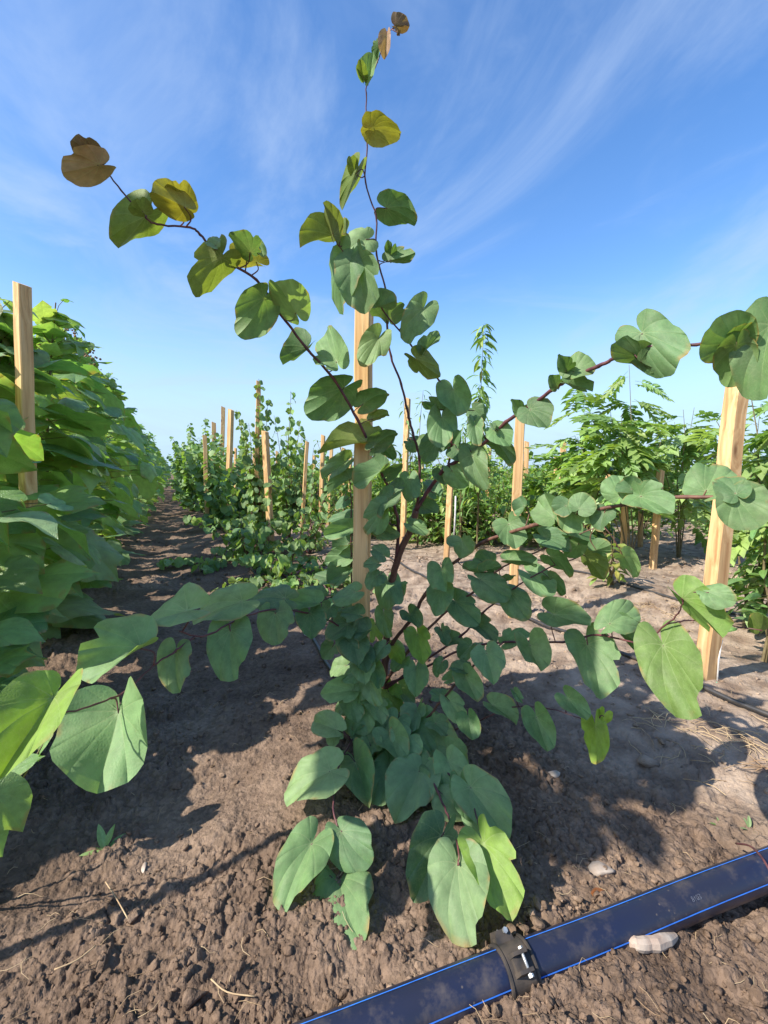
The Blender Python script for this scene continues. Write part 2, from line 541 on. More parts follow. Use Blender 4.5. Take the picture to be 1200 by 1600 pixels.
def mat_soil(name, clod=False):
    m, t = new_mat(name)
    o = N(t, 'ShaderNodeOutputMaterial')
    pr = N(t, 'ShaderNodeBsdfPrincipled'); pr.inputs['Roughness'].default_value = 0.95; pr.inputs['Specular IOR Level'].default_value = 0.08
    ge = N(t, 'ShaderNodeNewGeometry')
    pos = ge.outputs['Position']
    n1 = N(t, 'ShaderNodeTexNoise'); n1.inputs['Scale'].default_value = 2.3; n1.inputs['Detail'].default_value = 8; n1.inputs['Roughness'].default_value = 0.65
    L(t, pos, n1.inputs['Vector'])
    cr = N(t, 'ShaderNodeValToRGB')
    e = cr.color_ramp.elements
    e[0].position = 0.33; e[0].color = (0.095, 0.063, 0.043, 1)
    e[1].position = 0.70; e[1].color = (0.260, 0.186, 0.132, 1)
    x = e.new(0.50); x.color = (0.168, 0.115, 0.080, 1)
    L(t, n1.outputs['Fac'], cr.inputs[0])
    # grain of single crumbs
    n2 = N(t, 'ShaderNodeTexVoronoi'); n2.inputs['Scale'].default_value = 90
    L(t, pos, n2.inputs['Vector'])
    hsv = N(t, 'ShaderNodeSeparateColor'); L(t, n2.outputs['Color'], hsv.inputs[0])
    r2 = N(t, 'ShaderNodeMapRange'); r2.inputs['To Min'].default_value = 0.78; r2.inputs['To Max'].default_value = 1.25
    L(t, hsv.outputs[0], r2.inputs['Value'])
    s1 = N(t, 'ShaderNodeVectorMath', operation='SCALE'); L(t, cr.outputs[0], s1.inputs[0]); L(t, r2.outputs[0], s1.inputs['Scale'])
    # dry pale crust in the alleys right of the irrigated row
    sp = N(t, 'ShaderNodeSeparateXYZ'); L(t, pos, sp.inputs[0])
    ym = N(t, 'ShaderNodeMath', operation='MULTIPLY_ADD'); ym.inputs[1].default_value = 0.456
    L(t, sp.outputs['Y'], ym.inputs[0]); L(t, sp.outputs['X'], ym.inputs[2])
    nw = N(t, 'ShaderNodeTexNoise'); nw.inputs['Scale'].default_value = 1.6; nw.inputs['Detail'].default_value = 5; L(t, pos, nw.inputs['Vector'])
    yw = N(t, 'ShaderNodeMath', operation='MULTIPLY_ADD'); yw.inputs[1].default_value = 1.3; L(t, nw.outputs['Fac'], yw.inputs[0]); L(t, ym.outputs[0], yw.inputs[2])
    dm = N(t, 'ShaderNodeMapRange'); dm.interpolation_type = 'SMOOTHSTEP'
    dm.inputs['From Min'].default_value = 1.75; dm.inputs['From Max'].default_value = 2.35; dm.inputs['To Max'].default_value = 0.85
    L(t, yw.outputs[0], dm.inputs['Value'])
    n3 = N(t, 'ShaderNodeTexNoise'); n3.inputs['Scale'].default_value = 9; n3.inputs['Detail'].default_value = 7; L(t, pos, n3.inputs['Vector'])
    cr2 = N(t, 'ShaderNodeValToRGB')
    e = cr2.color_ramp.elements
    e[0].position = 0.35; e[0].color = (0.20, 0.142, 0.10, 1)
    e[1].position = 0.62; e[1].color = (0.42, 0.32, 0.235, 1)
    L(t, n3.outputs['Fac'], cr2.inputs[0])
    mxx = N(t, 'ShaderNodeMix', data_type='RGBA')
    L(t, dm.outputs[0], mxx.inputs[0]); L(t, s1.outputs[0], mxx.inputs[6]); L(t, cr2.outputs[0], mxx.inputs[7])
    if clod:
        oa = N(t, 'ShaderNodeAttribute', attribute_name='tint')
        s2 = N(t, 'ShaderNodeVectorMath', operation='MULTIPLY'); L(t, mxx.outputs[2], s2.inputs[0]); L(t, oa.outputs['Color'], s2.inputs[1])
        L(t, s2.outputs[0], pr.inputs['Base Color'])
    else:
        L(t, mxx.outputs[2], pr.inputs['Base Color'])
    n5 = N(t, 'ShaderNodeTexNoise'); n5.inputs['Scale'].default_value = 150; n5.inputs['Detail'].default_value = 5; L(t, pos, n5.inputs['Vector'])
    n6 = N(t, 'ShaderNodeTexNoise'); n6.inputs['Scale'].default_value = 34; n6.inputs['Detail'].default_value = 6; L(t, pos, n6.inputs['Vector'])
    am = N(t, 'ShaderNodeMath', operation='MULTIPLY_ADD'); am.inputs[1].default_value = 0.35
    L(t, n5.outputs['Fac'], am.inputs[0]); L(t, n6.outputs['Fac'], am.inputs[2])
    bu = N(t, 'ShaderNodeBump'); bu.inputs['Strength'].default_value = 0.9; bu.inputs['Distance'].default_value = 0.014
    L(t, am.outputs[0], bu.inputs['Height']); L(t, bu.outputs[0], pr.inputs['Normal'])
    L(t, pr.outputs[0], o.inputs[0])
    return m


M = {}
M['soil'] = mat_soil('soil')
M['clod'] = mat_soil('clod_soil', True)
M['wood'] = mat_wood()
M['leafA'] = mat_leaf('heart_leaf', True, 0.30, vein=(0.36, 0.42, 0.20), back=(1.05, 1.02, 0.85), rough=0.58, vmix=0.42, bump=0.10)
M['leafB'] = mat_leaf('broad_leaf', True, 0.40, vein=(0.32, 0.42, 0.16), back=(1.05, 1.05, 0.9), rough=0.42, vmix=0.5, spec=0.45, bump=0.35)
M['leafC'] = mat_leaf('oval_leaf', True, 0.32, vein=(0.30, 0.40, 0.14), rough=0.36, vmix=0.4, spec=0.5)
M['crown'] = mat_leaf('crown_leaf', False, 0.32, rough=0.45, vmix=0.0, spec=0.4, bump=0.0)
M['bark'] = mat_simple('redbud_bark', (0.20, 0.095, 0.062), 0.6, nscale=60, col2=(0.09, 0.042, 0.032), bump=0.5, stretch=(1, 1, 0.25))
M['twig'] = mat_simple('young_twig', (0.16, 0.055, 0.05), 0.45, nscale=40, col2=(0.07, 0.028, 0.035), spec=0.4)
M['gstem'] = mat_simple('green_stem', (0.20, 0.16, 0.07), 0.6, nscale=40, col2=(0.12, 0.09, 0.045))
def mat_pipe():
    m = mat_simple('blue_black_pipe', (0.012, 0.017, 0.044), 0.38, nscale=7, col2=(0.018, 0.020, 0.036), spec=0.45, bump=0.1)
    t = m.node_tree
    pr = [n for n in t.nodes if n.type == 'BSDF_PRINCIPLED'][0]
    src = pr.inputs['Base Color'].links[0].from_socket
    co = N(t, 'ShaderNodeTexCoord')
    a = N(t, 'ShaderNodeTexNoise'); a.inputs['Scale'].default_value = 16; a.inputs['Detail'].default_value = 9; a.inputs['Roughness'].default_value = 0.72
    L(t, co.outputs['Object'], a.inputs['Vector'])
    r = N(t, 'ShaderNodeMapRange'); r.inputs['From Min'].default_value = 0.50; r.inputs['From Max'].default_value = 0.74; r.inputs['To Max'].default_value = 0.62
    L(t, a.outputs['Fac'], r.inputs['Value'])
    v = N(t, 'ShaderNodeTexVoronoi'); v.inputs['Scale'].default_value = 70; L(t, co.outputs['Object'], v.inputs['Vector'])
    sp = N(t, 'ShaderNodeMapRange'); sp.inputs['From Min'].default_value = 0.16; sp.inputs['From Max'].default_value = 0.07; sp.inputs['To Max'].default_value = 0.7
    L(t, v.outputs['Distance'], sp.inputs['Value'])
    sm = N(t, 'ShaderNodeMath', operation='MULTIPLY'); L(t, sp.outputs[0], sm.inputs[0])
    v2 = N(t, 'ShaderNodeTexNoise'); v2.inputs['Scale'].default_value = 11; L(t, co.outputs['Object'], v2.inputs['Vector'])
    r2 = N(t, 'ShaderNodeMapRange'); r2.inputs['From Min'].default_value = 0.5; r2.inputs['From Max'].default_value = 0.6; L(t, v2.outputs['Fac'], r2.inputs['Value']); L(t, r2.outputs[0], sm.inputs[1])
    mx_ = N(t, 'ShaderNodeMath', operation='MAXIMUM'); L(t, r.outputs[0], mx_.inputs[0]); L(t, sm.outputs[0], mx_.inputs[1])
    mm = N(t, 'ShaderNodeMix', data_type='RGBA'); L(t, mx_.outputs[0], mm.inputs[0]); L(t, src, mm.inputs[6]); mm.inputs[7].default_value = (0.12, 0.095, 0.075, 1)
    L(t, mm.outputs[2], pr.inputs['Base Color'])
    rr = N(t, 'ShaderNodeMapRange'); rr.inputs['To Min'].default_value = 0.36; rr.inputs['To Max'].default_value = 0.9; L(t, mx_.outputs[0], rr.inputs['Value']); L(t, rr.outputs[0], pr.inputs['Roughness'])
    return m


M['pipe'] = mat_pipe()
M['stripe'] = mat_simple('blue_stripe', (0.045, 0.23, 0.78), 0.4, nscale=50, col2=(0.04, 0.17, 0.62))
M['rubber'] = mat_simple('black_plastic', (0.026, 0.025, 0.025), 0.6, nscale=35, col2=(0.085, 0.066, 0.050), bump=0.2)
M['steel'] = mat_simple('zinc', (0.55, 0.56, 0.54), 0.42, nscale=60, col2=(0.28, 0.25, 0.21), metallic=0.7)
M['hose'] = mat_simple('drip_hose', (0.022, 0.023, 0.027), 0.4, nscale=50, col2=(0.06, 0.052, 0.045), spec=0.5)
M['straw'] = mat_simple('dry_straw', (0.62, 0.47, 0.27), 0.8, nscale=8, col2=(0.34, 0.21, 0.11))
M['string'] = mat_simple('white_string', (0.72, 0.70, 0.66), 0.8, nscale=80, col2=(0.5, 0.48, 0.44))
M['tie'] = mat_simple('green_tie', (0.10, 0.36, 0.20), 0.45, nscale=60, col2=(0.20, 0.42, 0.28), spec=0.5)
M['tape'] = mat_simple('clear_tape', (0.66, 0.72, 0.60), 0.3, nscale=30, col2=(0.5, 0.58, 0.46))
M['stone'] = mat_simple('pale_stone', (0.50, 0.42, 0.34), 0.85, nscale=26, col2=(0.28, 0.215, 0.165), bump=0.6)
M['rootm'] = mat_simple('bleached_root', (0.46, 0.38, 0.30), 0.9, nscale=30, col2=(0.36, 0.25, 0.18), bump=0.9)
M['seed'] = mat_simple('brown_seeds', (0.36, 0.22, 0.12), 0.8, nscale=30, col2=(0.2, 0.11, 0.06))
M['print'] = mat_simple('faded_print', (0.14, 0.15, 0.18), 0.6, nscale=300, col2=(0.03, 0.035, 0.06))

# ------------------------------------------------------------------ ground
def build_ground():
    a_in = np.arange(-60, 60.01, 0.15)
    a_out = np.concatenate([np.arange(63, 296, 4.0)])
    ang = np.radians(np.concatenate([a_in, a_out]))            # from straight ahead, clockwise
    rr = [0.02, 0.1, 0.2, 0.3, 0.4, 0.5, 0.56]
    r = 0.60
    while r < 14:
        rr.append(r)
        r += max(0.0034, 0.0034 * r * r)
    while r < 5000:
        rr.append(r); r *= 1.16
    rr = np.array(rr)
    A, Rr = np.meshgrid(ang, rr)
    X = Rr * np.sin(A); Y = Rr * np.cos(A)
    Z = ground_fine(X, Y)
    Z = np.where(Rr > 14, ground_low(X, Y), Z)
    n = len(ang); m = len(rr)
    V = np.stack([X.ravel(), Y.ravel(), Z.ravel()], 1)
    i = np.arange(m - 1)[:, None] * n + np.arange(n)[None, :]
    j = np.arange(m - 1)[:, None] * n + (np.arange(n)[None, :] + 1) % n
    Q = np.stack([i, i + n, j + n, j], -1).reshape(-1, 4)
    me = mesh_np('ground', V, Q, np.full(len(Q), 4), M['soil'])
    o = link('ground', me)
    o['kind'] = 'structure'
    o['label'] = 'bare brown crumbly nursery soil under all the rows'
    return o


build_ground()


def ico():
    import bmesh
    bm = bmesh.new()
    bmesh.ops.create_icosphere(bm, subdivisions=2, radius=1.0)
    v = np.array([p.co[:] for p in bm.verts]); f = np.array([[q.index for q in p.verts] for p in bm.faces])
    bm.free()
    return v, f


ICO_V, ICO_F = ico()


def lump(seed, amt=0.28):
    rs = np.random.RandomState(seed)
    v = ICO_V.copy()
    for k in range(11):
        d = rs.normal(size=3); d /= np.linalg.norm(d)
        c = v @ d
        lim = rs.uniform(0.35, 0.75)
        v = v - np.outer(np.maximum(0, c - lim), d) * 0.9      # broken flat faces
    v = v * (1 + amt * (rs.rand(len(v), 1) - 0.5) * 0.5)
    return v


def build_clods():
    var = [lump(s) for s in range(10)]
    Vs = []; Fs = []; T = []
    off = 0
    n = 0
    tries = 0
    while n < 7500 and tries < 60000:
        tries += 1
        D = 0.62 + (rnd.random() ** 1.6) * 5.5
        x = rnd.uniform(-1.05, 1.05) * (D + 0.15)
        m = 0.5 + 1.8 * float(vnoise(np.array([x]), np.array([D]), 0.4, 71)[0])
        if rnd.random() > m: continue
        s = 0.0022 + 0.0085 * rnd.random() ** 3.2 + (0.010 * rnd.random() if rnd.random() < 0.012 else 0)
        s *= (0.8 + 0.35 * D)
        v = var[rnd.randrange(10)]
        a = rnd.uniform(0, 6.28); ca, sa = math.cos(a), math.sin(a)
        k = np.array([rnd.uniform(0.7, 1.3), rnd.uniform(0.7, 1.2), rnd.uniform(0.5, 0.9)]) * s
        q = v * k
        q = np.stack([q[:, 0] * ca - q[:, 1] * sa, q[:, 0] * sa + q[:, 1] * ca, q[:, 2]], 1)
        z = float(ground_fine(np.array([x]), np.array([D]))[0])
        q += np.array([x, D, z + s * rnd.uniform(-0.1, 0.35)])
        Vs.append(q); Fs.append(ICO_F + off); off += len(q)
        b = rnd.uniform(0.85, 1.3)
        T.append(np.tile([b, b * 0.98, b * 0.95, 1], (len(q), 1)))
        n += 1
    V = np.concatenate(Vs); F = np.concatenate(Fs)
    me = mesh_np('soil_clods', V, F, np.full(len(F), 3), M['clod'], attrs={'tint': np.concatenate(T)}, smooth=False)
    o = link('soil_clods', me)
    tag(o, 'loose crumbs and clods of brown soil strewn over the ground', 'soil clods', kind='stuff')


build_clods()


def build_straw():
    mb = MB()
    spots = []
    for i in range(520):
        D = 0.62 + (rnd.random() ** 1.5) * 4.0
        spots.append((rnd.uniform(-1.0, 1.0) * (D + 0.1), D, rnd.uniform(0.012, 0.05), 0.0004 + 0.00025 * D * rnd.random()))
    for (cx, cy, k, sp) in ((790, 925, 90, 0.12), (1010, 952, 90, 0.16), (1085, 1150, 45, 0.10), (1185, 1190, 25, 0.08), (1000, 880, 25, .2)):
        g = GP(cx, cy)
        for i in range(k):
            spots.append((g.x + rnd.gauss(0, sp), g.y + rnd.gauss(0, sp * 0.9), rnd.uniform(0.03, 0.10), 0.0013))
    for (x, y, ln, w) in spots:
        a = rnd.uniform(0, 6.28)
        z = gz(x, y) + 0.012
        cv = rnd.uniform(-0.5, 0.5)
        pts = []
        for t in (-1, -0.4, 0.3, 1):
            pts.append((x + math.cos(a + cv * t) * ln * t * 0.6, y + math.sin(a + cv * t) * ln * t * 0.6, z + rnd.uniform(-0.003, 0.008) + ln * 0.1 * (1 - t * t)))
        mb.tube(pts, w, 3, False)
    o = mb.build('straw_litter', M['straw'])
    tag(o, 'dry straw, root hairs and stalk bits scattered on the soil', 'straw litter', kind='stuff')


build_straw()

# ------------------------------------------------------------------ leaf meshes
def heart_leaf(name, mat, prof, fold=12, curl=0.10, wave=0.02, seed=0, bite=0, tipdroop=0.1, veins=(0, 24, 50, 84, 122), rings=9, twist=0.0, cup=0.0):
    rs = np.random.RandomState(seed)
    pa, pr_ = prof
    vs_ = sorted(set([0] + [s * v for v in veins if v for s in (1, -1)]))
    rays = []
    grid = list(np.arange(-176, 177, 8))
    for v in vs_:
        grid = [g for g in grid if abs(g - v) > 5]
    for v in vs_: rays.append((v, 0, 1.0)); rays.append((v, -1, 0.0)); rays.append((v, 1, 0.0))
    for g in grid: rays.append((g, 0, 0.0))
    rays.sort(key=lambda q: (q[0], q[1]))
    ph = rs.rand(4) * 6.28
    bites = [(rs.uniform(-110, 110), rs.uniform(5, 10), rs.uniform(0.14, 0.26)) for _ in range(bite)]
    V = [(0, 0, 0)]; vein = [1.0]
    K = len(rays)
    for ri in range(1, rings + 1):
        t = ri / rings
        for (a, sd_, ve) in rays:
            aa = abs(a)
            rad = np.interp(aa, pa, pr_)
            rad *= 1 + 0.03 * math.sin(3 * math.radians(a) + ph[0]) + 0.02 * math.sin(5 * math.radians(a) + ph[1]) + 0.012 * math.sin(11 * math.radians(a) + ph[2])
            for (ba, bw, bd) in bites:
                rad *= 1 - bd * math.exp(-((a - ba) / bw) ** 4)
            ang_ = math.radians(a * (1 + 0.10 * (1 - t) * (1 if aa > 5 else 0)) if aa < 90 else a)
            ang_ = math.radians(a) + math.copysign(0.16, a) * (t - 1) * (1 if 5 < aa < 100 else 0) * -1
            x = math.sin(ang_) * rad * t; y = math.cos(ang_) * rad * t
            if sd_:
                wv = 0.010 * (1.15 - t)
                x += sd_ * wv * math.cos(ang_); y -= sd_ * wv * math.sin(ang_)
            V.append((x, y, 0)); vein.append(ve * (1.1 - 0.75 * t))
    V = np.array(V, dtype=float)
    vein = np.array(vein)
    x = V[:, 0].copy(); y = V[:, 1].copy()
    fa = math.radians(fold)
    sgn = np.sqrt(x * x + 0.0016)
    nx = x * math.cos(fa)
    z = (sgn - 0.04) * math.sin(fa)
    rr = np.hypot(x, y)
    z += curl * (-(x * x) * 1.2)                              # halves arch over
    z += -tipdroop * (y * y)                                   # tip bends down
    an = np.arctan2(x, y)
    z += wave * (rr / 0.6) ** 2 * np.sin(3.2 * an + ph[3]) + wave * 0.3 * (rr / 0.6) ** 3 * np.sin(7 * an + ph[0])
    z += 0.012 * np.sin(9 * x + ph[1]) * np.sin(8 * y + ph[2])
    z -= 0.0030 * (vein > 0.2)
    z += cup * np.maximum(0, 0.12 - y) * np.abs(x) * 2.2              # basal lobes stand up
    rim_ = (rr / (rr.max() + 1e-6)) ** 3
    z += 0.03 * rim_ * np.sin(9 * an + ph[1]) + 0.018 * rim_ * np.sin(17 * an + ph[2])
    tw = twist * (y - 0.1)                                             # the blade twists along its midrib
    nx, z = nx * np.cos(tw) - z * np.sin(tw), nx * np.sin(tw) + z * np.cos(tw)
    V = np.stack([nx, y, z], 1)
    loops = []; cnt = []
    for k in range(K - 1):
        loops += [0, 1 + k + 1, 1 + k]; cnt.append(3)
    for ri in range(rings - 1):
        for k in range(K - 1):
            a = 1 + ri * K + k
            loops += [a, a + 1, a + K + 1, a + K]; cnt.append(4)
    rim = np.zeros(len(V)); rim[1 + (rings - 1) * K:] = 1.0
    return mesh_np(name, V, loops, cnt, mat, attrs={'vein': vein, 'rim': rim})


PROF_A = ([0, 8, 20, 45, 70, 90, 110, 130, 150, 165, 176], [.82, .83, .82, .77, .66, .57, .48, .41, .34, .24, .07])
PROF_A2 = ([0, 7, 20, 45, 70, 90, 110, 130, 150, 165, 176], [.86, .85, .81, .75, .66, .56, .47, .40, .33, .21, .06])
PROF_B = ([0, 4, 12, 30, 42, 60, 90, 115, 140, 160, 176], [1.04, .97, .86, .74, .72, .62, .52, .45, .38, .28, .14])
LEAF_A = {}
FOLDS = (12, 26, 45, 64)
for fi, fd in enumerate(FOLDS):
    LEAF_A[fi] = [heart_leaf('heart_leaf', M['leafA'], PROF_A if s % 2 else PROF_A2, fd, curl=(0.25, 0.5, 0.05, 0.6, -0.15, 0.35)[s], wave=(0.03, 0.06, 0.045, 0.03, 0.07, 0.05)[s],
                             seed=fi * 10 + s, bite=(0, 1, 3, 1, 0, 2)[s], tipdroop=(0.10, 0.30, 0.15, 0.45, -0.12, 0.25)[s], twist=(0.3, -0.5, 0.8, -0.9, 0.5, -0.2)[s], cup=(0.1, 0.5, 0.3, 0.0, 0.6, 0.35)[s]) for s in range(6)]
LEAF_B = [heart_leaf('broad_leaf', M['leafB'], PROF_B, (4, 14, -10, 20, 8)[s], curl=0.35, wave=(0.05, 0.03, 0.06, 0.035, 0.07)[s], seed=90 + s, bite=(0, 1, 0, 0, 2)[s],
                     tipdroop=(0.35, 0.2, 0.5, 0.3, 0.15)[s], veins=(0, 30, 62, 110), rings=7) for s in range(5)]


def oval_leaf(name, mat, asp=0.42, fold=16, droop=0.25, seed=0, n=8):
    rs = np.random.RandomState(seed)
    V = []; vein = []
    for i in range(n + 1):
        t = i / n
        w = asp * (math.sin(math.pi * t ** 0.85) ** 0.8) * 0.5
        for k, u in enumerate((-1, -0.5, -0.04, 0, 0.04, 0.5, 1)):
            x = u * w if abs(u) > 0.1 else u * 0.3 * (1 - t)
            V.append((x * math.cos(math.radians(fold)), t, abs(x) * math.sin(math.radians(fold)) - droop * t * t + 0.015 * math.sin(9 * t + seed) * u))
            vein.append(1.0 if u == 0 else 0)
    lo = []; cn = []
    for i in range(n):
        for k in range(6):
            a = i * 7 + k
            lo += [a, a + 1, a + 8, a + 7]; cn.append(4)
    return mesh_np(name, V, lo, cn, mat, attrs={'vein': np.array(vein, dtype=float)})


LEAF_C = [oval_leaf('oval_leaf', M['leafC'], (0.45, 0.5, 0.4)[s], (14, 26, 38)[s], (0.15, 0.3, 0.05)[s], s) for s in range(3)]
LEAF_E = [oval_leaf('narrow_leaf', M['leafC'], 0.27, 20, (0.3, 0.55)[s], s, 5) for s in range(2)]


def compound_leaf(name, seed, pairs=6):
    """one feathered leaf: a rachis with pairs of pointed leaflets"""
    rs = np.random.RandomState(seed)
    V = []; lo = []; cn = []; ve = []
    drp = rs.uniform(0.25, 0.6)
    def at(t): return np.array([0.02 * math.sin(3 * t + seed), t, -drp * t * t + 0.15 * t])
    for t0, t1 in zip(np.linspace(0, 0.9, 6)[:-1], np.linspace(0, 0.9, 6)[1:]):
        o = len(V); a, b = at(t0), at(t1)
        for p in (a, b):
            V += [p + [0.007, 0, 0], p + [-0.007, 0, 0], p + [0, 0, -0.01]]; ve += [1, 1, 1]
        for k in range(3):
            k2 = (k + 1) % 3
            lo += [o + k, o + k2, o + 3 + k2, o + 3 + k]; cn.append(4)
    items = [(0.22 + 0.72 * i / pairs, s) for i in range(pairs) for s in (-1, 1)] + [(0.9, 0)]
    for (t, s) in items:
        p = at(t)
        ln = 0.38 * (0.75 + 0.25 * math.sin(math.pi * t)) * rs.uniform(0.85, 1.1)
        an = math.radians(58 - 18 * t) * s + rs.uniform(-0.12, 0.12)
        d = np.array([math.sin(an), math.cos(an), rs.uniform(-0.25, 0.1)]); d /= np.linalg.norm(d)
        side = np.cross(d, [0, 0, 1]); side /= np.linalg.norm(side)
        upv = np.cross(side, d)
        o = len(V)
        wv = ln * 0.23
        V += [p, p + d * ln * 0.35 + side * wv + upv * wv * 0.4, p + d * ln * 0.35 - side * wv + upv * wv * 0.4, p + d * ln * 0.35,
              p + d * ln * 0.7 + side * wv * 0.75 + upv * wv * 0.2, p + d * ln * 0.7 - side * wv * 0.75 + upv * wv * 0.2, p + d * ln * 0.7 - upv * wv * 0.2, p + d * ln - upv * ln * 0.12]
        ve += [0.3, 0, 0, 0.5, 0, 0, 0.5, 0]
        for f in ((0, 1, 3), (0, 3, 2), (1, 4, 6, 3), (3, 6, 5, 2), (4, 7, 6), (6, 7, 5)):
            lo += [o + q for q in f]; cn.append(len(f))
    return mesh_np(name, np.array(V), lo, cn, M['leafC'], attrs={'vein': np.array(ve, dtype=float)})


LEAF_D = [compound_leaf('feathered_leaf', s, 6 + s % 2) for s in range(4)]

# low leaves for crowns far away: (verts, faces)
def low_of(prof, fold=18, n=9):
    pa, pr_ = prof
    V = [(0, 0, 0)]; F = []
    an = np.linspace(-165, 165, n)
    for a in an:
        r = np.interp(abs(a), pa, pr_)
        x = math.sin(math.radians(a)) * r; y = math.cos(math.radians(a)) * r
        V.append((x * math.cos(math.radians(fold)), y, abs(x) * math.sin(math.radians(fold)) - 0.15 * y * y - 0.2 * x * x))
    for k in range(1, n): F.append((0, k + 1, k))
    return np.array(V), np.array(F)


LOW_A = low_of(PROF_A); LOW_B = low_of(PROF_B)
LOW_C = (np.array([(0, 0, 0), (0.2, 0.4, 0.06), (-0.2, 0.4, 0.06), (0.14, 0.75, 0), (-0.14, 0.75, 0), (0, 1, -0.2), (0, 0.5, -0.03)]),
         np.array([(0, 1, 6), (0, 6, 2), (1, 3, 6), (6, 4, 2), (3, 5, 6), (6, 5, 4)]))
LOW_E = (LOW_C[0] * np.array([0.5, 1, 1]), LOW_C[1])


def leaf_matrix(pos, ydir, nrm, sx, sy, sz):
    y = Vector(ydir).normalized()
    n = Vector(nrm)
    n = (n - y * n.dot(y))
    n = n.normalized() if n.length > 1e-6 else Vector((0, 0, 1)).cross(y).normalized()
    x = y.cross(n)
    return Matrix(((x.x * sx, y.x * sy, n.x * sz, pos[0]), (x.y * sx, y.y * sy, n.y * sz, pos[1]), (x.z * sx, y.z * sy, n.z * sz, pos[2]), (0, 0, 0, 1)))


def leaf_object(mesh, mw, parent, color, name='leaf', label=None):
    o = bpy.data.objects.new(name, mesh)
    COL.objects.link(o)
    o.parent = parent
    pl = parent.location
    mm = mw.copy()
    mm[0][3] -= pl.x; mm[1][3] -= pl.y; mm[2][3] -= pl.z
    o.matrix_local = mm
    o.color = (*color, 1)
    if label: o['label'] = label
    return o


def crown_mesh(name, tmpl, mats, cols):
    tv, tf = tmpl
    Mx = np.array([[list(r) for r in m] for m in mats])        # k,4,4
    V = np.einsum('kij,nj->kni', Mx[:, :3, :3], tv) + Mx[:, None, :3, 3]
    k, n, _ = V.shape
    F = (tf[None] + (np.arange(k) * n)[:, None, None]).reshape(-1, 3)
    C = np.repeat(np.concatenate([np.array(cols), np.ones((k, 1))], 1), n, axis=0)
    return mesh_np(name, V.reshape(-1, 3), F, np.full(len(F), 3), M['crown'], attrs={'tint': C})


def jit(c, a=0.15, hue=0.08):
    b = 1 + rnd.uniform(-a, a)
    return (c[0] * b * (1 + rnd.uniform(-hue, hue)), c[1] * b, c[2] * b * (1 + rnd.uniform(-hue, hue)))


# ------------------------------------------------------------------ the big redbud in front
T_G = (0.155, 0.262, 0.105)      # glaucous green
T_D = (0.098, 0.182, 0.076)      # darker blue green
T_P = (0.205, 0.318, 0.135)         # paler
T_L = (0.24, 0.38, 0.065)        # lime, young or yellowing
T_O = (0.150, 0.200, 0.050)       # olive
T_Y = (0.26, 0.235, 0.045)         # yellow olive
T_R = (0.135, 0.07, 0.048)        # reddish brown shoot tip
T_T = (0.30, 0.19, 0.12)         # tan
T_M = (0.165, 0.265, 0.065)
TINTS = dict(m=T_M, g=T_G, d=T_D, p=T_P, l=T_L, o=T_O, y=T_Y, r=T_R, t=T_T)

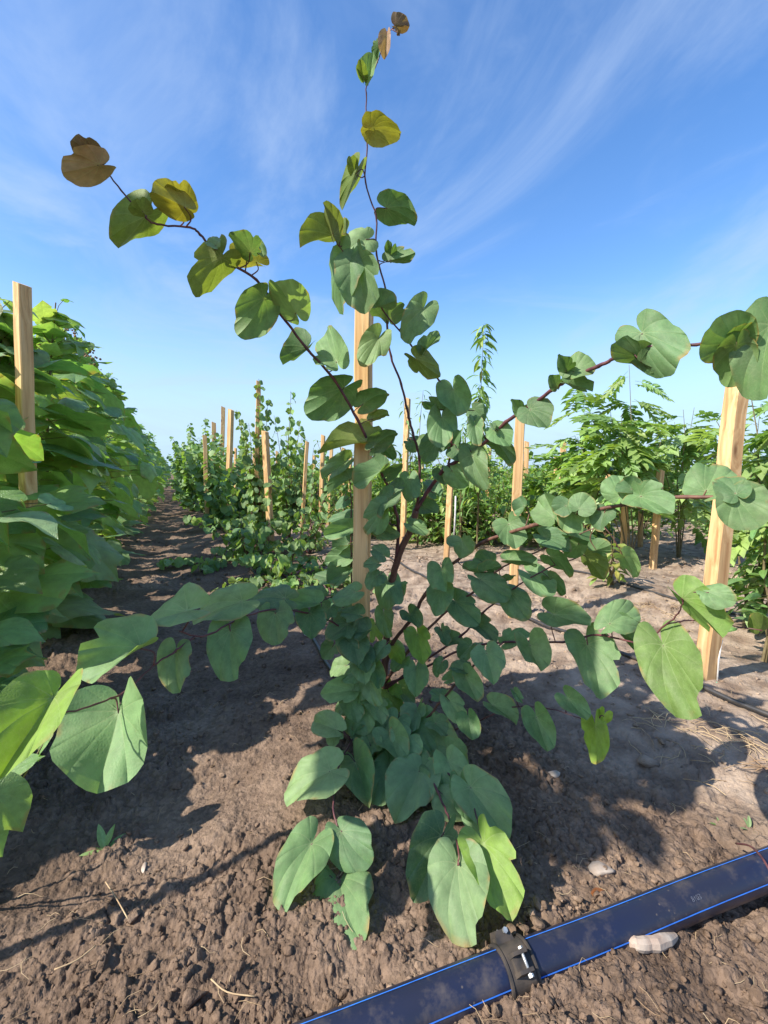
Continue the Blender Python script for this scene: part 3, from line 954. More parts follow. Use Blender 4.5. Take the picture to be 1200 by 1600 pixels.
BR = {
    'trunk': ([(597, 1138, 1.62), (600, 1060, 1.62), (607, 960, 1.61), (613, 907, 1.6), (626, 860, 1.58), (640, 832, 1.57), (650, 797, 1.55)], 0.0135, 0.011),
    'ul': ([(615, 900, 1.6), (621, 855, 1.57), (622, 815, 1.53), (610, 770, 1.5), (597, 740, 1.47), (580, 700, 1.43), (558, 655, 1.39), (520, 590, 1.33), (480, 545, 1.27), (430, 480, 1.2),
            (400, 437, 1.16), (345, 403, 1.1), (312, 366, 1.07), (297, 356, 1.05), (245, 350, 1.02), (228, 340, 1.0), (190, 297, 0.97), (158, 258, 0.95), (145, 235, 0.93)], 0.008, 0.0014),
    'mid': ([(650, 797, 1.55), (655, 765, 1.53), (655, 715, 1.51), (645, 677, 1.49), (636, 640, 1.47), (627, 600, 1.45), (611, 557, 1.43), (605, 510, 1.42), (603, 455, 1.4), (588, 397, 1.38),
             (588, 340, 1.36), (571, 285, 1.34), (574, 220, 1.32), (572, 146, 1.3), (577, 127, 1.29), (592, 92, 1.28), (604, 56, 1.27), (620, 40, 1.26)], 0.0065, 0.0011),
    'ur2': ([(700, 731, 1.47), (706, 690, 1.45), (700, 640, 1.41), (687, 597, 1.37), (640, 537, 1.31), (592, 476, 1.26), (560, 432, 1.22), (543, 404, 1.2), (530, 385, 1.18)], 0.005, 0.0015),
    'ur': ([(650, 797, 1.55), (670, 765, 1.53), (695, 733, 1.48), (720, 717, 1.43), (745, 700, 1.38), (768, 683, 1.33), (790, 660, 1.28), (820, 640, 1.22), (865, 608, 1.12), (890, 592, 1.08), (935, 572, 1.0),
            (965, 558, 0.96), (1005, 541, 0.9), (1050, 546, 0.87), (1088, 538, 0.85), (1150, 541, 0.82), (1215, 548, 0.8)], 0.0095, 0.003),
    'mr': ([(601, 1045, 1.62), (615, 1003, 1.6), (645, 965, 1.56), (662, 932, 1.53), (690, 897, 1.49), (750, 850, 1.38), (835, 820, 1.2), (905, 802, 1.1), (990, 787, 1.0), (1070, 776, 0.9), (1150, 781, 0.84), (1220, 787, 0.8)], 0.0095, 0.0038),
    'r3': ([(602, 1065, 1.61), (640, 1015, 1.58), (667, 985, 1.55), (707, 947, 1.5), (740, 925, 1.46), (780, 890, 1.4), (820, 870, 1.33), (870, 850, 1.27), (940, 820, 1.2)], 0.0075, 0.002),
    'r4': ([(604, 1075, 1.6), (660, 1035, 1.56), (722, 992, 1.5), (755, 957, 1.45), (802, 920, 1.4), (852, 890, 1.34), (900, 872, 1.3)], 0.0065, 0.002),
    'lr': ([(604, 1070, 1.6), (660, 1045, 1.55), (730, 1012, 1.45), (800, 1003, 1.35), (880, 1003, 1.24), (935, 992, 1.16), (1000, 1004, 1.06), (1040, 976, 1.0), (1060, 958, 0.97), (1067, 940, 0.95)], 0.006, 0.0016),
    'lr2': ([(1000, 1004, 1.06), (1020, 1003, 1.03), (1034, 1010, 1.01)], 0.0022, 0.0014),
    'lr3': ([(1040, 976, 1.0), (1070, 970, 0.98), (1110, 972, .96), (1190, 985, 0.9)], 0.0022, 0.0014),
    'fr': ([(600, 1100, 1.6), (630, 1120, 1.52), (663, 1124, 1.45), (688, 1096, 1.41), (706, 1076, 1.38), (738, 1042, 1.33), (785, 1005, 1.28)], 0.0075, 0.003),
    'tw': ([(663, 1124, 1.45), (690, 1142, 1.4), (740, 1130, 1.32), (800, 1105, 1.24), (860, 1108, 1.17), (905, 1122, 1.12), (930, 1135, 1.1)], 0.0035, 0.0012),
    'f1': ([(597, 1130, 1.61), (570, 1130, 1.5), (545, 1165, 1.32), (525, 1210, 1.16), (521, 1262, 1.05), (530, 1300, 1.0), (533, 1340, 0.96), (528, 1372, 0.93)], 0.005, 0.0018),
    'f2': ([(600, 1135, 1.6), (635, 1150, 1.45), (655, 1180, 1.3), (683, 1235, 1.1), (700, 1275, 1.0), (715, 1320, 0.88), (717, 1352, 0.84)], 0.006, 0.002),
    'f3': ([(655, 1180, 1.3), (690, 1200, 1.2), (730, 1240, 1.06), (748, 1290, 0.93), (755, 1320, 0.88)], 0.004, 0.0018),
    'l': ([(600, 1060, 1.62), (570, 1015, 1.55), (540, 985, 1.46), (495, 962, 1.35), (440, 952, 1.22), (385, 962, 1.08), (330, 990, 0.96), (305, 993, 0.93), (280, 986, .9)], 0.005, 0.002),
    'l2': ([(305, 993, 0.93), (270, 1020, 0.87), (240, 1040, 0.82), (195, 1080, 0.75), (150, 1100, 0.69), (85, 1117, 0.62), (30, 1118, 0.57)], 0.0026, 0.0016),
    'v': ([(594, 1100, 1.63), (560, 1020, 1.62), (549, 900, 1.58), (549, 800, 1.55), (545, 740, 1.52), (530, 695, 1.49)], 0.0045, 0.0015),
}
BR3 = {}
for k, (pts, r0, r1) in BR.items():
    sm = catmull([tuple(PY(*p)) + (p[0], p[1], p[2]) for p in pts], 6)
    BR3[k] = (sm, r0, r1)
base_pt = Vector((PY(597, 1138, 1.62).x, 1.62, 0))
base_pt.z = gz(base_pt.x, base_pt.y)
main = empty('redbud_tree', base_pt, 'big multi-stemmed redbud sapling with heart-shaped leaves in front, arching over the soil', 'sapling')
ALLP = []
for k, (sm, r0, r1) in BR3.items():
    for q in sm: ALLP.append((q[3], q[4], q[5], q[0], q[1], q[2], k))
ALLPX = np.array([[a[0], a[1]] for a in ALLP])

br_mb = {k: MB() for k in BR3}
for k, (sm, r0, r1) in BR3.items():
    n = len(sm)
    pts = []
    for i, q in enumerate(sm):
        j = 0.0012 if 0 < i < n - 1 else 0
        pts.append((q[0] + rnd.uniform(-j, j), q[1] + rnd.uniform(-j, j), q[2] + rnd.uniform(-j, j) - (0.03 if (i == 0 and k == 'trunk') else 0)))
    rad = [(r0 + (r1 - r0) * (i / (n - 1)) ** 0.8) * (1 + (0.18 if i % 6 == 0 else 0) * (r1 < 0.004)) for i in range(n)]
    if k not in ('trunk',): rad = [q_ * 0.78 for q_ in rad]
    br_mb[k].tube(pts, rad, 8)

# (base x, base y, tip x, tip y, width px, fold class, tint, side)   side: t = upper face seen, u = underside seen
LV = """
619 40 645 40 27 2 r u|621 52 626 53 9 2 r u|604 57 599 97 24 2 t t|573 122 590 80 34 2 p t|568 122 562 86 10 2 o u|592 72 588 100 22 2 d u
582 200 636 188 52 0 y u|580 205 562 195 30 1 y u|556 270 531 336 34 3 o u|555 272 546 236 20 2 o u|604 325 658 340 56 1 d u|520 368 458 380 52 2 o u|520 366 503 306 42 3 o u|573 374 522 388 50 1 p t|540 375 541 332 14 3 o u
610 407 655 394 30 2 d u|609 403 612 369 22 2 d u|543 402 508 500 66 1 g t|560 410 572 498 78 1 g t|463 490 424 420 62 1 p u|608 500 604 460 72 2 d u|662 482 632 535 58 1 g t|665 548 690 515 38 3 g t|590 480 625 470 40 2 d u
480 543 440 583 46 2 d u|526 566 500 510 62 1 p t|592 528 562 580 44 1 p t|538 605 478 650 42 1 d u|568 631 611 598 34 1 d u|582 655 612 640 22 2 o u|650 560 690 592 36 1 o u|708 608 716 660 60 1 g t|828 640 862 668 60 1 d t|812 645 802 618 32 1 d u
895 582 918 545 50 0 g t|889 600 936 610 32 2 d u|884 580 880 548 18 1 d u|870 605 864 580 24 1 d u|1003 520 1062 588 86 0 g t|1003 560 950 528 50 1 d u|1000 565 1030 578 40 2 d u|1152 535 1088 510 88 1 g u|1150 540 1144 606 60 1 g u|1205 508 1172 634 92 1 g t
1150 535 1165 490 40 1 g u|773 672 802 698 44 1 g t|776 690 806 728 30 2 d u|772 668 767 656 10 2 d t|738 712 758 770 44 1 g t|690 652 692 706 54 1 g t|682 690 660 725 44 1 d t|716 702 722 722 48 1 d t|742 664 746 700 34 2 g t|706 735 728 768 44 1 g t
690 737 695 762 34 1 d t|688 640 654 622 30 2 d u|573 690 488 702 40 2 o u|585 697 622 662 34 1 d u|597 735 545 762 32 1 g t|606 742 628 712 24 1 d u|640 748 640 788 32 0 g t|600 795 566 840 44 0 g t|612 775 582 806 40 1 d t|588 822 625 842 28 2 d t
540 722 494 752 34 2 g t|548 748 505 770 30 2 d u|548 808 503 805 34 1 d t|548 825 497 838 30 2 g t|540 782 518 795 22 1 d t|550 870 500 880 30 1 g t|548 886 508 914 34 1 d t|555 925 514 935 34 0 g t|600 868 578 848 34 1 d t|722 845 722 874 58 2 g t
643 820 674 832 28 1 g t|690 890 696 926 52 2 g t|690 922 680 964 38 0 g t|795 818 810 860 64 1 g t|866 808 850 765 60 1 g t|895 800 912 838 66 2 g t|905 795 924 768 50 0 g t|968 775 975 734 66 1 g t|1000 775 1060 800 66 1 g t|988 765 975 745 50 2 d t
1103 768 1130 710 80 1 g t|1150 778 1200 830 84 1 g t|1150 772 1120 735 56 1 d t|795 875 850 876 30 2 d u|828 897 872 928 44 1 g t|730 890 757 886 18 1 d u|757 892 785 882 22 1 d u|790 905 806 894 14 1 d u|750 905 796 935 46 1 d t|797 925 822 968 46 1 d t
712 940 752 976 46 1 d t|742 972 778 1002 32 1 d t|792 1003 830 985 36 1 g t|866 960 928 982 46 1 g t|850 838 902 862 36 1 d t|862 870 905 895 40 1 g u|915 868 948 908 38 1 o u|895 838 940 850 30 2 d u|975 870 996 898 30 2 p u|828 1008 842 1058 60 2 p t
760 1020 772 1066 52 1 p t|748 1015 740 1000 26 1 g t|918 1006 946 1092 84 1 g t|1036 1008 1076 1116 86 1 m t|1067 935 1142 998 60 2 m u|1105 925 1150 940 40 1 g t|952 975 1004 940 54 1 g t|965 985 1022 1018 40 1 d u|1188 985 1196 958 34 1 o u|838 1120 856 1180 48 1 g t
888 1092 920 1130 34 1 g t|930 1135 934 1192 32 2 l u|944 1118 938 1142 16 1 l u|770 1102 812 1130 42 2 g t|805 1082 818 1100 12 2 d t|728 1058 748 1102 42 1 p t|732 1122 738 1160 40 1 g t|702 1095 728 1130 32 1 p t|650 1045 650 1088 38 1 p t|700 1062 726 1050 22 2 g t
726 1048 702 1036 34 2 d t|430 958 434 1010 60 1 g t|445 935 382 925 38 1 d t|492 942 447 938 32 1 g t|484 958 488 998 52 1 d t|536 950 494 946 34 1 d t|543 975 508 1000 46 1 d t|552 1000 560 1038 52 1 d t|545 962 520 975 40 1 d t|606 908 610 952 44 0 g t
600 958 606 994 30 1 g t|586 975 586 1004 20 0 l t|616 1008 622 1040 24 0 l t|652 990 662 1036 40 1 l t|690 985 700 1008 28 1 d t|700 1000 727 1012 30 1 d t|552 1078 500 1085 44 1 p t|567 1032 570 1068 44 1 p t|566 1108 574 1150 56 1 p t|580 1060 588 1100 44 1 p t
525 1140 484 1122 46 1 p t|524 1145 520 1168 30 1 p t|607 1080 622 1118 34 1 l t|600 1100 604 1132 26 1 l t|555 1190 574 1255 58 2 g t|516 1205 436 1240 78 1 p t|655 1205 616 1280 78 1 p t|630 1170 600 1215 62 0 p t|655 1125 690 1165 58 0 p t|660 1140 700 1185 56 0 p t
700 1190 726 1250 60 1 p t|640 1150 618 1175 60 0 p t|735 1230 800 1315 80 1 p t|722 1225 742 1285 56 2 g t|755 1318 806 1438 92 1 l t|715 1350 722 1474 112 1 p t|690 1305 648 1412 60 1 d t|533 1298 572 1358 76 1 g t|530 1372 545 1460 92 1 g t|487 1318 432 1412 84 1 g t
292 955 176 978 60 2 p t|378 940 290 960 54 1 p t|360 985 357 1058 76 1 g t|275 1018 270 1082 62 2 p t|220 1012 112 1050 84 2 p t|186 1112 150 1254 132 1 p t|84 1090 -12 1215 112 2 l t|146 240 104 212 36 1 r u|155 258 86 270 54 1 t u|290 324 222 290 60 2 y u|288 322 262 266 50 1 y u
228 338 178 400 70 1 o u|224 332 205 304 40 1 o u|345 402 298 466 66 1 o u|338 385 320 370 30 2 p t|402 410 345 384 40 2 y u|392 395 360 352 52 1 d u|413 466 376 532 50 1 g u|403 380 414 408 18 1 p t
"""
EXTRA = """
520 905 488 895 30 1 d t|500 930 470 918 28 1 d t|590 900 570 915 34 1 d t|560 960 530 955 34 1 d t|575 985 550 990 36 1 d t|560 1050 530 1050 40 1 g t|540 1040 512 1050 36 1 p t|600 1010 580 1030 30 1 d t|640 960 655 985 34 1 d t|620 930 640 910 30 1 g t
590 880 565 880 30 1 d t|545 850 515 858 34 1 d t|660 790 690 805 34 1 d t|625 760 600 765 30 1 d t|680 770 665 740 34 1 d t|640 690 662 700 30 1 d t|670 700 650 680 34 1 g t|700 700 725 670 40 1 d t|740 640 760 660 36 1 d t|600 700 618 720 26 1 d u
625 1080 640 1110 40 1 g t|595 1140 612 1180 50 1 p t|620 1125 600 1160 50 1 p t|580 1165 565 1200 44 1 p t|680 1130 705 1150 40 1 g t|560 1120 545 1145 40 1 g t|545 1100 520 1110 34 1 g t|690 1090 672 1075 30 1 g t|700 1170 730 1200 46 1 p t|640 1190 660 1240 50 1 g t
600 1140 575 1170 44 1 p t|610 1150 625 1195 50 1 p t|650 1110 635 1145 44 1 p t|560 1015 575 1050 44 1 d t|585 1045 590 1080 34 1 g t|548 1095 560 1128 44 1 g t|570 1135 590 1175 46 1 p t|612 1200 590 1240 54 1 p t|665 1215 690 1255 54 1 p t|690 1240 730 1275 56 1 p t
540 1000 555 1030 40 1 d t|575 1020 560 1045 36 1 d t|565 1070 548 1095 40 1 g t|585 1100 600 1130 40 1 p t|630 1030 612 1050 30 1 g t|520 1010 505 1030 32 1 d t|515 950 500 975 34 1 d t|745 1255 775 1310 70 1 p t|735 1010 715 1030 30 1 d t|690 1035 675 1055 28 1 d t|860 905 880 925 26 1 d u|905 850 880 870 40 1 g u|930 860 960 850 36 1 d u|885 790 860 800 40 1 d t|945 800 930 830 44 1 d t|820 790 800 800 30 1 d t|765 880 740 870 30 1 d t
"""
rows = []
for blk, ex in ((LV, 0), (EXTRA, 1)):
    for ln in blk.strip().split('\n'):
        for q in ln.split('|'):
            w_ = q.split()
            if len(w_) == 8: rows.append((tuple(float(v) for v in w_[:5]), int(w_[5]), w_[6], w_[7], ex))
for idx, (g, fc, ti, side, ex) in enumerate(rows):
    bx, by, tx, ty, wpx = g
    d2 = (ALLPX[:, 0] - bx) ** 2 + (ALLPX[:, 1] - by) ** 2
    order = np.argsort(d2)[:6]
    i0 = int(order[0]) if not ex else int(order[rnd.randrange(3)])
    D = ALLP[i0][2] + (rnd.uniform(-0.035, 0.01) if not ex else rnd.uniform(-0.03, 0.06))
    if min(bx, tx) - wpx * 0.3 < 578 and max(bx, tx) + wpx * 0.3 > 560 and by > 500: D = min(D, 1.41)
    P0 = PY(bx, by, D)
    v = (CAMP - P0).normalized()
    if side == 't':
        n0 = (v * 1.0 + Vector((-0.25, 0, 0.55 if by < 880 else 0.9)) + Vector((rnd.gauss(0, .22), rnd.gauss(0, .15), rnd.gauss(0, .18)))).normalized()
        if n0.dot(v) < 0.45: n0 = (n0 + v * 0.6).normalized()
    else:
        n0 = (-v * 1.0 + Vector((0, 0, 0.75)) + Vector((rnd.gauss(0, .22), rnd.gauss(0, .15), rnd.gauss(0, .18)))).normalized()
        if n0.dot(-v) < 0.45: n0 = (n0 - v * 0.6).normalized()
    rd = ray(tx, ty)
    den = rd.dot(n0)
    s = (P0 - CAMP).dot(n0) / den if abs(den) > 1e-4 else D
    Pf = PY(tx, ty, D)
    flat = max((Pf - P0).length, 0.004)
    P1 = CAMP + rd * s
    if (P1 - P0).length > flat * 1.7:
        P1 = P0.lerp(Pf, 1.0) + (P1 - Pf).normalized() * flat * 1.0
    for _k in range(2):                                   # no blade ends in the soil: bring it up along its line of sight
        low = min(P1.z - gz(P1.x, P1.y), (P0.lerp(P1, 0.5)).z - gz(P1.x, P1.y) + 0.01) - 0.045
        if low < 0 and rd.z < 0:
            s2 = (gz(P1.x, P1.y) + 0.045 - CAM_H) / rd.z
            P1n = CAMP + rd * min(s2, s)
            if (P1n - P0).length > flat * 1.8:
                d0 = ray(bx, by)
                P0 = CAMP + d0 * ((P0 - CAMP).length / d0.length * 0.93)
            P1 = P1n; s = min(s2, s)
    y = (P1 - P0)
    ln = y.length
    yn = y.normalized()
    nn = (n0 - yn * n0.dot(yn)).normalized()
    xax = yn.cross(nn)
    wreal = wpx * D / F_PX * 0.90
    pc = math.sqrt(max(0.0, 1 - xax.dot(v) ** 2))
    wreal = wreal / max(pc, 0.6) / math.cos(R(FOLDS[fc]) * 0.8)
    sx = wreal / 1.16
    sy = ln / 0.90
    # keep the heart a heart: blades are never more than half again as long as wide, or the reverse
    sx = min(max(sx, sy * 0.62), sy * 1.9)
    if by < 880: sx *= 0.91; sy *= 0.91
    c = TINTS[ti]
    mesh = LEAF_A[fc][rnd.randrange(6)]
    mw = leaf_matrix(P0, yn, nn, sx, sy, (sx + sy) / 2)
    lab = None
    if ti == 'l' and wpx > 60: lab = 'lime yellow-green leaf'
    if ti == 'r' and wpx > 20: lab = 'reddish brown young leaf'
    leaf_object(mesh, mw, main, jit(c, 0.12, 0.06), 'leaf', lab)
    # petiole to the nearest stem
    A = Vector(ALLP[i0][3:6])
    if (A - P0).length > 0.004:
        dd = (A - P0)
        midp = P0 + dd * 0.5 + Vector((0, 0, 0.08 * dd.length)) - yn * min(0.012, 0.3 * dd.length)
        q = catmull([tuple(P0 + yn * 0.003), tuple(midp), tuple(A)], 4)
        br_mb[ALLP[i0][6]].tube(q, [0.0011 + 0.0006 * i / 8 for i in range(len(q))], 5)
for k, mb in br_mb.items():
    nm = 'trunk' if k == 'trunk' else 'branch'
    mb.build(nm, M['bark'] if k in ('trunk', 'fr', 'mr', 'r3') else M['twig'], main, off=base_pt)

# ------------------------------------------------------------------ stakes
def stake(base, top, w, yaw, label, group=None, twist=0.0, parts=True, chamfer=0.004, rough=1.0):
    """a square sawn pine stake from base (x,y,z) to top"""
    base = Vector(base); top = Vector(top)
    o = empty('wooden_stake', base, label, 'stake', group) if False else None
    ax = (top - base)
    Ln = ax.length
    up = ax.normalized()
    x = Vector((math.cos(yaw), math.sin(yaw), 0)); x = (x - up * x.dot(up)).normalized()
    y = up.cross(x)
    nseg = 9 if parts else 2
    vs = []; fs = []
    wob = [(rnd.gauss(0, 0.0012) * rough, rnd.gauss(0, 0.0012) * rough, 1 + rnd.gauss(0, 0.015) * rough) for _ in range(nseg + 1)]
    zs = [i / nseg for i in range(nseg + 1)]
    zz = [-0.04] + [z * Ln for z in zs[1:]]
    c = chamfer
    for i, z in enumerate(zz):
        ox, oy, sc_ = wob[i]
        h = w / 2 * sc_
        slope = 0.0
        ring = [(-h, -h + c), (-h + c, -h), (h - c, -h), (h, -h + c), (h, h - c), (h - c, h), (-h + c, h), (-h, h - c)]
        for (a, b) in ring:
            zt = z
            if i == nseg: zt = z - (a / w) * w * 0.35 * rough
            vs.append((x.x * (a + ox) + y.x * (b + oy) + up.x * zt, x.y * (a + ox) + y.y * (b + oy) + up.y * zt, x.z * (a + ox) + y.z * (b + oy) + up.z * zt))
    for i in range(nseg):
        for k in range(8):
            k2 = (k + 1) % 8
            fs.append((i * 8 + k, i * 8 + k2, (i + 1) * 8 + k2, (i + 1) * 8 + k))
    fs.append(tuple(nseg * 8 + k for k in range(8)))
    fs.append(tuple(range(7, -1, -1)))
    me = bpy.data.meshes.new('wooden_stake')
    me.from_pydata(vs, [], fs)
    me.materials.append(M['wood'])
    ob = link('wooden_stake', me)
    ob.location = base
    tag(ob, label, 'stake', group)
    return ob


def stake_px(xt, yt, xb, D, w, yaw, label, group=None, **kw):
    b = XD(xb, D); b.z = gz(b.x, b.y)
    t = PY(xt, yt, D)
    return stake(b, t, w, yaw, label, group, **kw)


stake_px(570, 401, 562, 1.49, 0.050, -0.22, 'pine stake supporting the big redbud, half hidden behind its leaves')
rs_ = stake_px(1153, 594, 1101, 1.86, 0.062, 0.22, 'thick pine stake with a green tie at its foot, beside a black hose')
stake_px(34, 444, 52, 2.12, 0.054, -0.45, 'tall pine stake standing among the broad leaves of the left row')
stake_px(813, 648, 800, 2.78, 0.052, -0.15, 'slim pine stake right behind the redbud, straw at its foot')
stake_px(414, 674, 424, 5.3, 0.062, -0.45, 'pale bright stake rising from a low redbud, nearest in the middle row')
stake_px(484, 908, 486, 3.75, 0.075, 0.2, 'short cut-off stake stub among low redbud leaves')
stake_px(705, 740, 697, 4.55, 0.052, -0.4, 'pine stake with a white string hanging beside it')
stake_px(637, 622, 629, 5.4, 0.058, -0.4, 'straight pine stake just right of the redbud trunk, in front of green shrubs')
stake_px(404, 596, 399, 5.5, 0.052, 0.3, 'reddish stake wound with redbud leaves up to its tip')
stake_px(361, 640, 356, 9.0, 0.085, -0.4, 'tallest pale stake of the left pair in the middle row', )
stake_px(349, 636, 345, 10.5, 0.085, 0.3, 'brown-tipped stake just left of a pale one in the middle row')
stake_px(334, 660, 336, 10.0, 0.085, 0.3, 'greyish pink stake with leaves at its top, middle row')
stake_px(320, 680, 324, 7.4, 0.062, 0.3, 'leaning dull stake at the path edge of the middle row')
stake_px(480, 690, 470, 5.2, 0.038, 0.3, 'stake in the gap left of the redbud, leaf-covered tip')
stake_px(463, 712, 460, 8.2, 0.05, 0.2, 'thin stake behind low redbud leaves, left of the leaf-tipped one')
stake_px(1032, 735, 1020, 4.2, 0.05, 0.4, 'leafy stake in front of the right hand hedge, twisted stem against it')
FAR_ST = ['first slim stake left of the big stake, near the left hand redbud tips', 'second slim stake left of the big stake', 'slim stake close beside the left face of the big stake', 'slim stake peeping out right at the edge of the big stake',
          'pinkish stake at the left side of the broad walnut sapling', 'stake top just right of the slim stake behind the redbud', 'stake inside the crown of the broad walnut sapling', 'stake at the right side of the broad walnut sapling',
          'stake tip behind the smaller walnut sapling', 'leftmost of three thin stakes behind the pale bright stake', 'middle one of three thin stakes behind the pale bright stake', 'rightmost of three thin stakes behind the pale bright stake',
          'thin stake left in the far middle row beside the path', 'tiny stake farthest left at the end of the path', 'thin stake right of the other two at the path end', 'stake glimpsed between the trunk fork and the string',
          'low stake below the broad walnut sapling', 'stake below the tall peach spire', 'stake close to the right side of the big stake']
for si_, (xt, yt, xb, D, w) in enumerate(((505, 680, 500, 6.6, .05), (518, 700, 512, 7.4, .05), (537, 700, 534, 6.9, .055), (548, 706, 545, 8.2, .05), (880, 690, 876, 5.9, .07), (823, 690, 820, 7.5, .07),
                           (978, 680, 974, 4.4, .055), (1003, 702, 1000, 5.2, .05), (870, 715, 868, 9, .08), (375, 735, 374, 14, .08), (383, 740, 382, 15, .08), (390, 742, 389, 16, .08),
                           (296, 700, 297, 16, .09), (292, 706, 293, 18, .09), (306, 705, 307, 14, .08), (660, 700, 657, 8, .06), (950, 735, 946, 6.4, .06), (765, 700, 760, 9.5, .07), (602, 690, 600, 8.5, .06))):
    stake_px(xt, yt, xb, D, w, rnd.uniform(-0.5, 0.2), FAR_ST[si_], 'pine stakes far off among the rows', parts=False)

for (px_, yt_, D_) in ((313, 700, 12.5), (301, 712, 17), (367, 700, 11.5), (372, 712, 13), (396, 700, 10.5), (410, 720, 12), (432, 705, 10), (444, 716, 12), (290, 716, 21), (286, 720, 25), (452, 722, 14), (474, 716, 11), (490, 712, 9.5), (525, 716, 10), (577, 705, 9), (330, 705, 14), (341, 712, 16), (424, 724, 15)):
    stake_px(px_ + 1, yt_, px_, D_, 0.055, rnd.uniform(-.5, .1), 'thin pale stake among the crowded far end of the middle rows', 'thin stakes at the far end of the middle rows', parts=False)
# green tie round the tall left stake
mb_ = MB()
for q_ in range(3):
    c_ = PY(46, 716 + 3 * q_, 2.12)
    mb_.tube([c_ + Vector((0.042 * math.cos(t_), 0.042 * math.sin(t_), 0.002 * math.sin(3 * t_))) for t_ in np.linspace(0, 6.28, 14)], 0.003, 5)
tag(mb_.build('green_tie', M['tie']), 'green tie looped round the tall left stake', 'tie')

# ------------------------------------------------------------------ background plants
PIDX = [0]


def plant(name, base, label, cat, group, tmpl_kind, leaves, stems, individual, matl, leaf_name='leaf', stem_mat=None):
    """leaves: list of (pos, ydir, normal, sx, sy, color) in world"""
    b = Vector(base)
    root = empty(name, b, label, cat, group)
    mb = MB()
    for (pts, r0, r1) in stems:
        n = len(pts)
        mb.tube(pts, [r0 + (r1 - r0) * i / (n - 1) for i in range(n)], 6 if individual else 4, False)
    mb.build('trunk', stem_mat or M['twig'], root, off=b)
    if individual:
        for (p, yd, nn, sx, sy, c) in leaves[:295]:
            meshes = {'A': LEAF_A[rnd.choice((0, 1, 1, 2))], 'B': LEAF_B, 'C': LEAF_C, 'D': LEAF_D, 'E': LEAF_E}[tmpl_kind]
            leaf_object(meshes[rnd.randrange(len(meshes))], leaf_matrix(p, yd, nn, sx, sy, (sx + sy) / 2), root, c, leaf_name)
    else:
        low = {'A': LOW_A, 'B': LOW_B, 'C': LOW_C, 'E': LOW_E, 'D': LOW_C}[tmpl_kind]
        mats = [leaf_matrix(Vector(p) - b, yd, nn, sx, sy, (sx + sy) / 2) for (p, yd, nn, sx, sy, c) in leaves]
        me = crown_mesh('crown', low, mats, [l[5] for l in leaves])
        link('crown', me, root)
    return root


def rdir(a): return Vector((math.cos(a), math.sin(a), 0))


def gen_broad(b, H, rad, n, size, cols, zlo=0.05):
    """upright stem with big drooping leaves in layers"""
    b = Vector(b)
    lean = Vector((rnd.gauss(0, .04), rnd.gauss(0, .04), 0))
    def stem_at(z): return b + Vector((0, 0, z)) + lean * z * z * 0.5
    st = [([stem_at(H * i / 8) for i in range(9)], 0.016, 0.005)]
    lv = []
    for i in range(n):
        t = ((i + rnd.random()) / n) ** 0.92
        z = H * (zlo + (1 - zlo) * t)
        a = i * 2.4 + rnd.uniform(-.6, .6)
        prof = (0.62 + 0.55 * math.sin(math.pi * min(1, t * 1.15 + 0.1))) * (1.0 if t < 0.75 else 1.0 - (t - 0.75) * 2.6)
        r = rad * prof * rnd.uniform(0.2, 1.12) ** 0.7
        s = size * rnd.uniform(0.5, 1.25) * (1 if t < 0.8 else 1 - (t - 0.8) * 2.4)
        d = rdir(a)
        p = stem_at(z - 0.08) + d * max(r - s * 0.5, 0.03) + Vector((0, 0, rnd.uniform(-.05, .05) + 0.05))
        el = rnd.gauss(0.28, 0.42)
        d2 = rdir(a + rnd.uniform(-1.1, 1.1))
        yd = d2 * math.cos(el) - Vector((0, 0, math.sin(el)))
        nn = Vector((0, 0, 1)) * math.cos(el) + d2 * math.sin(el) + Vector((rnd.gauss(0, .32), rnd.gauss(0, .32), 0))
        c = jit(rnd.choice(cols), 0.18, 0.1)
        lv.append((p, yd, nn, s * rnd.uniform(0.85, 1.0), s, c))
        q0 = stem_at(max(z - 0.12, 0.02))
        st.append(([q0, (q0 + p) / 2 + Vector((0, 0, 0.03)), p], 0.0028, 0.0016))
    return lv, st


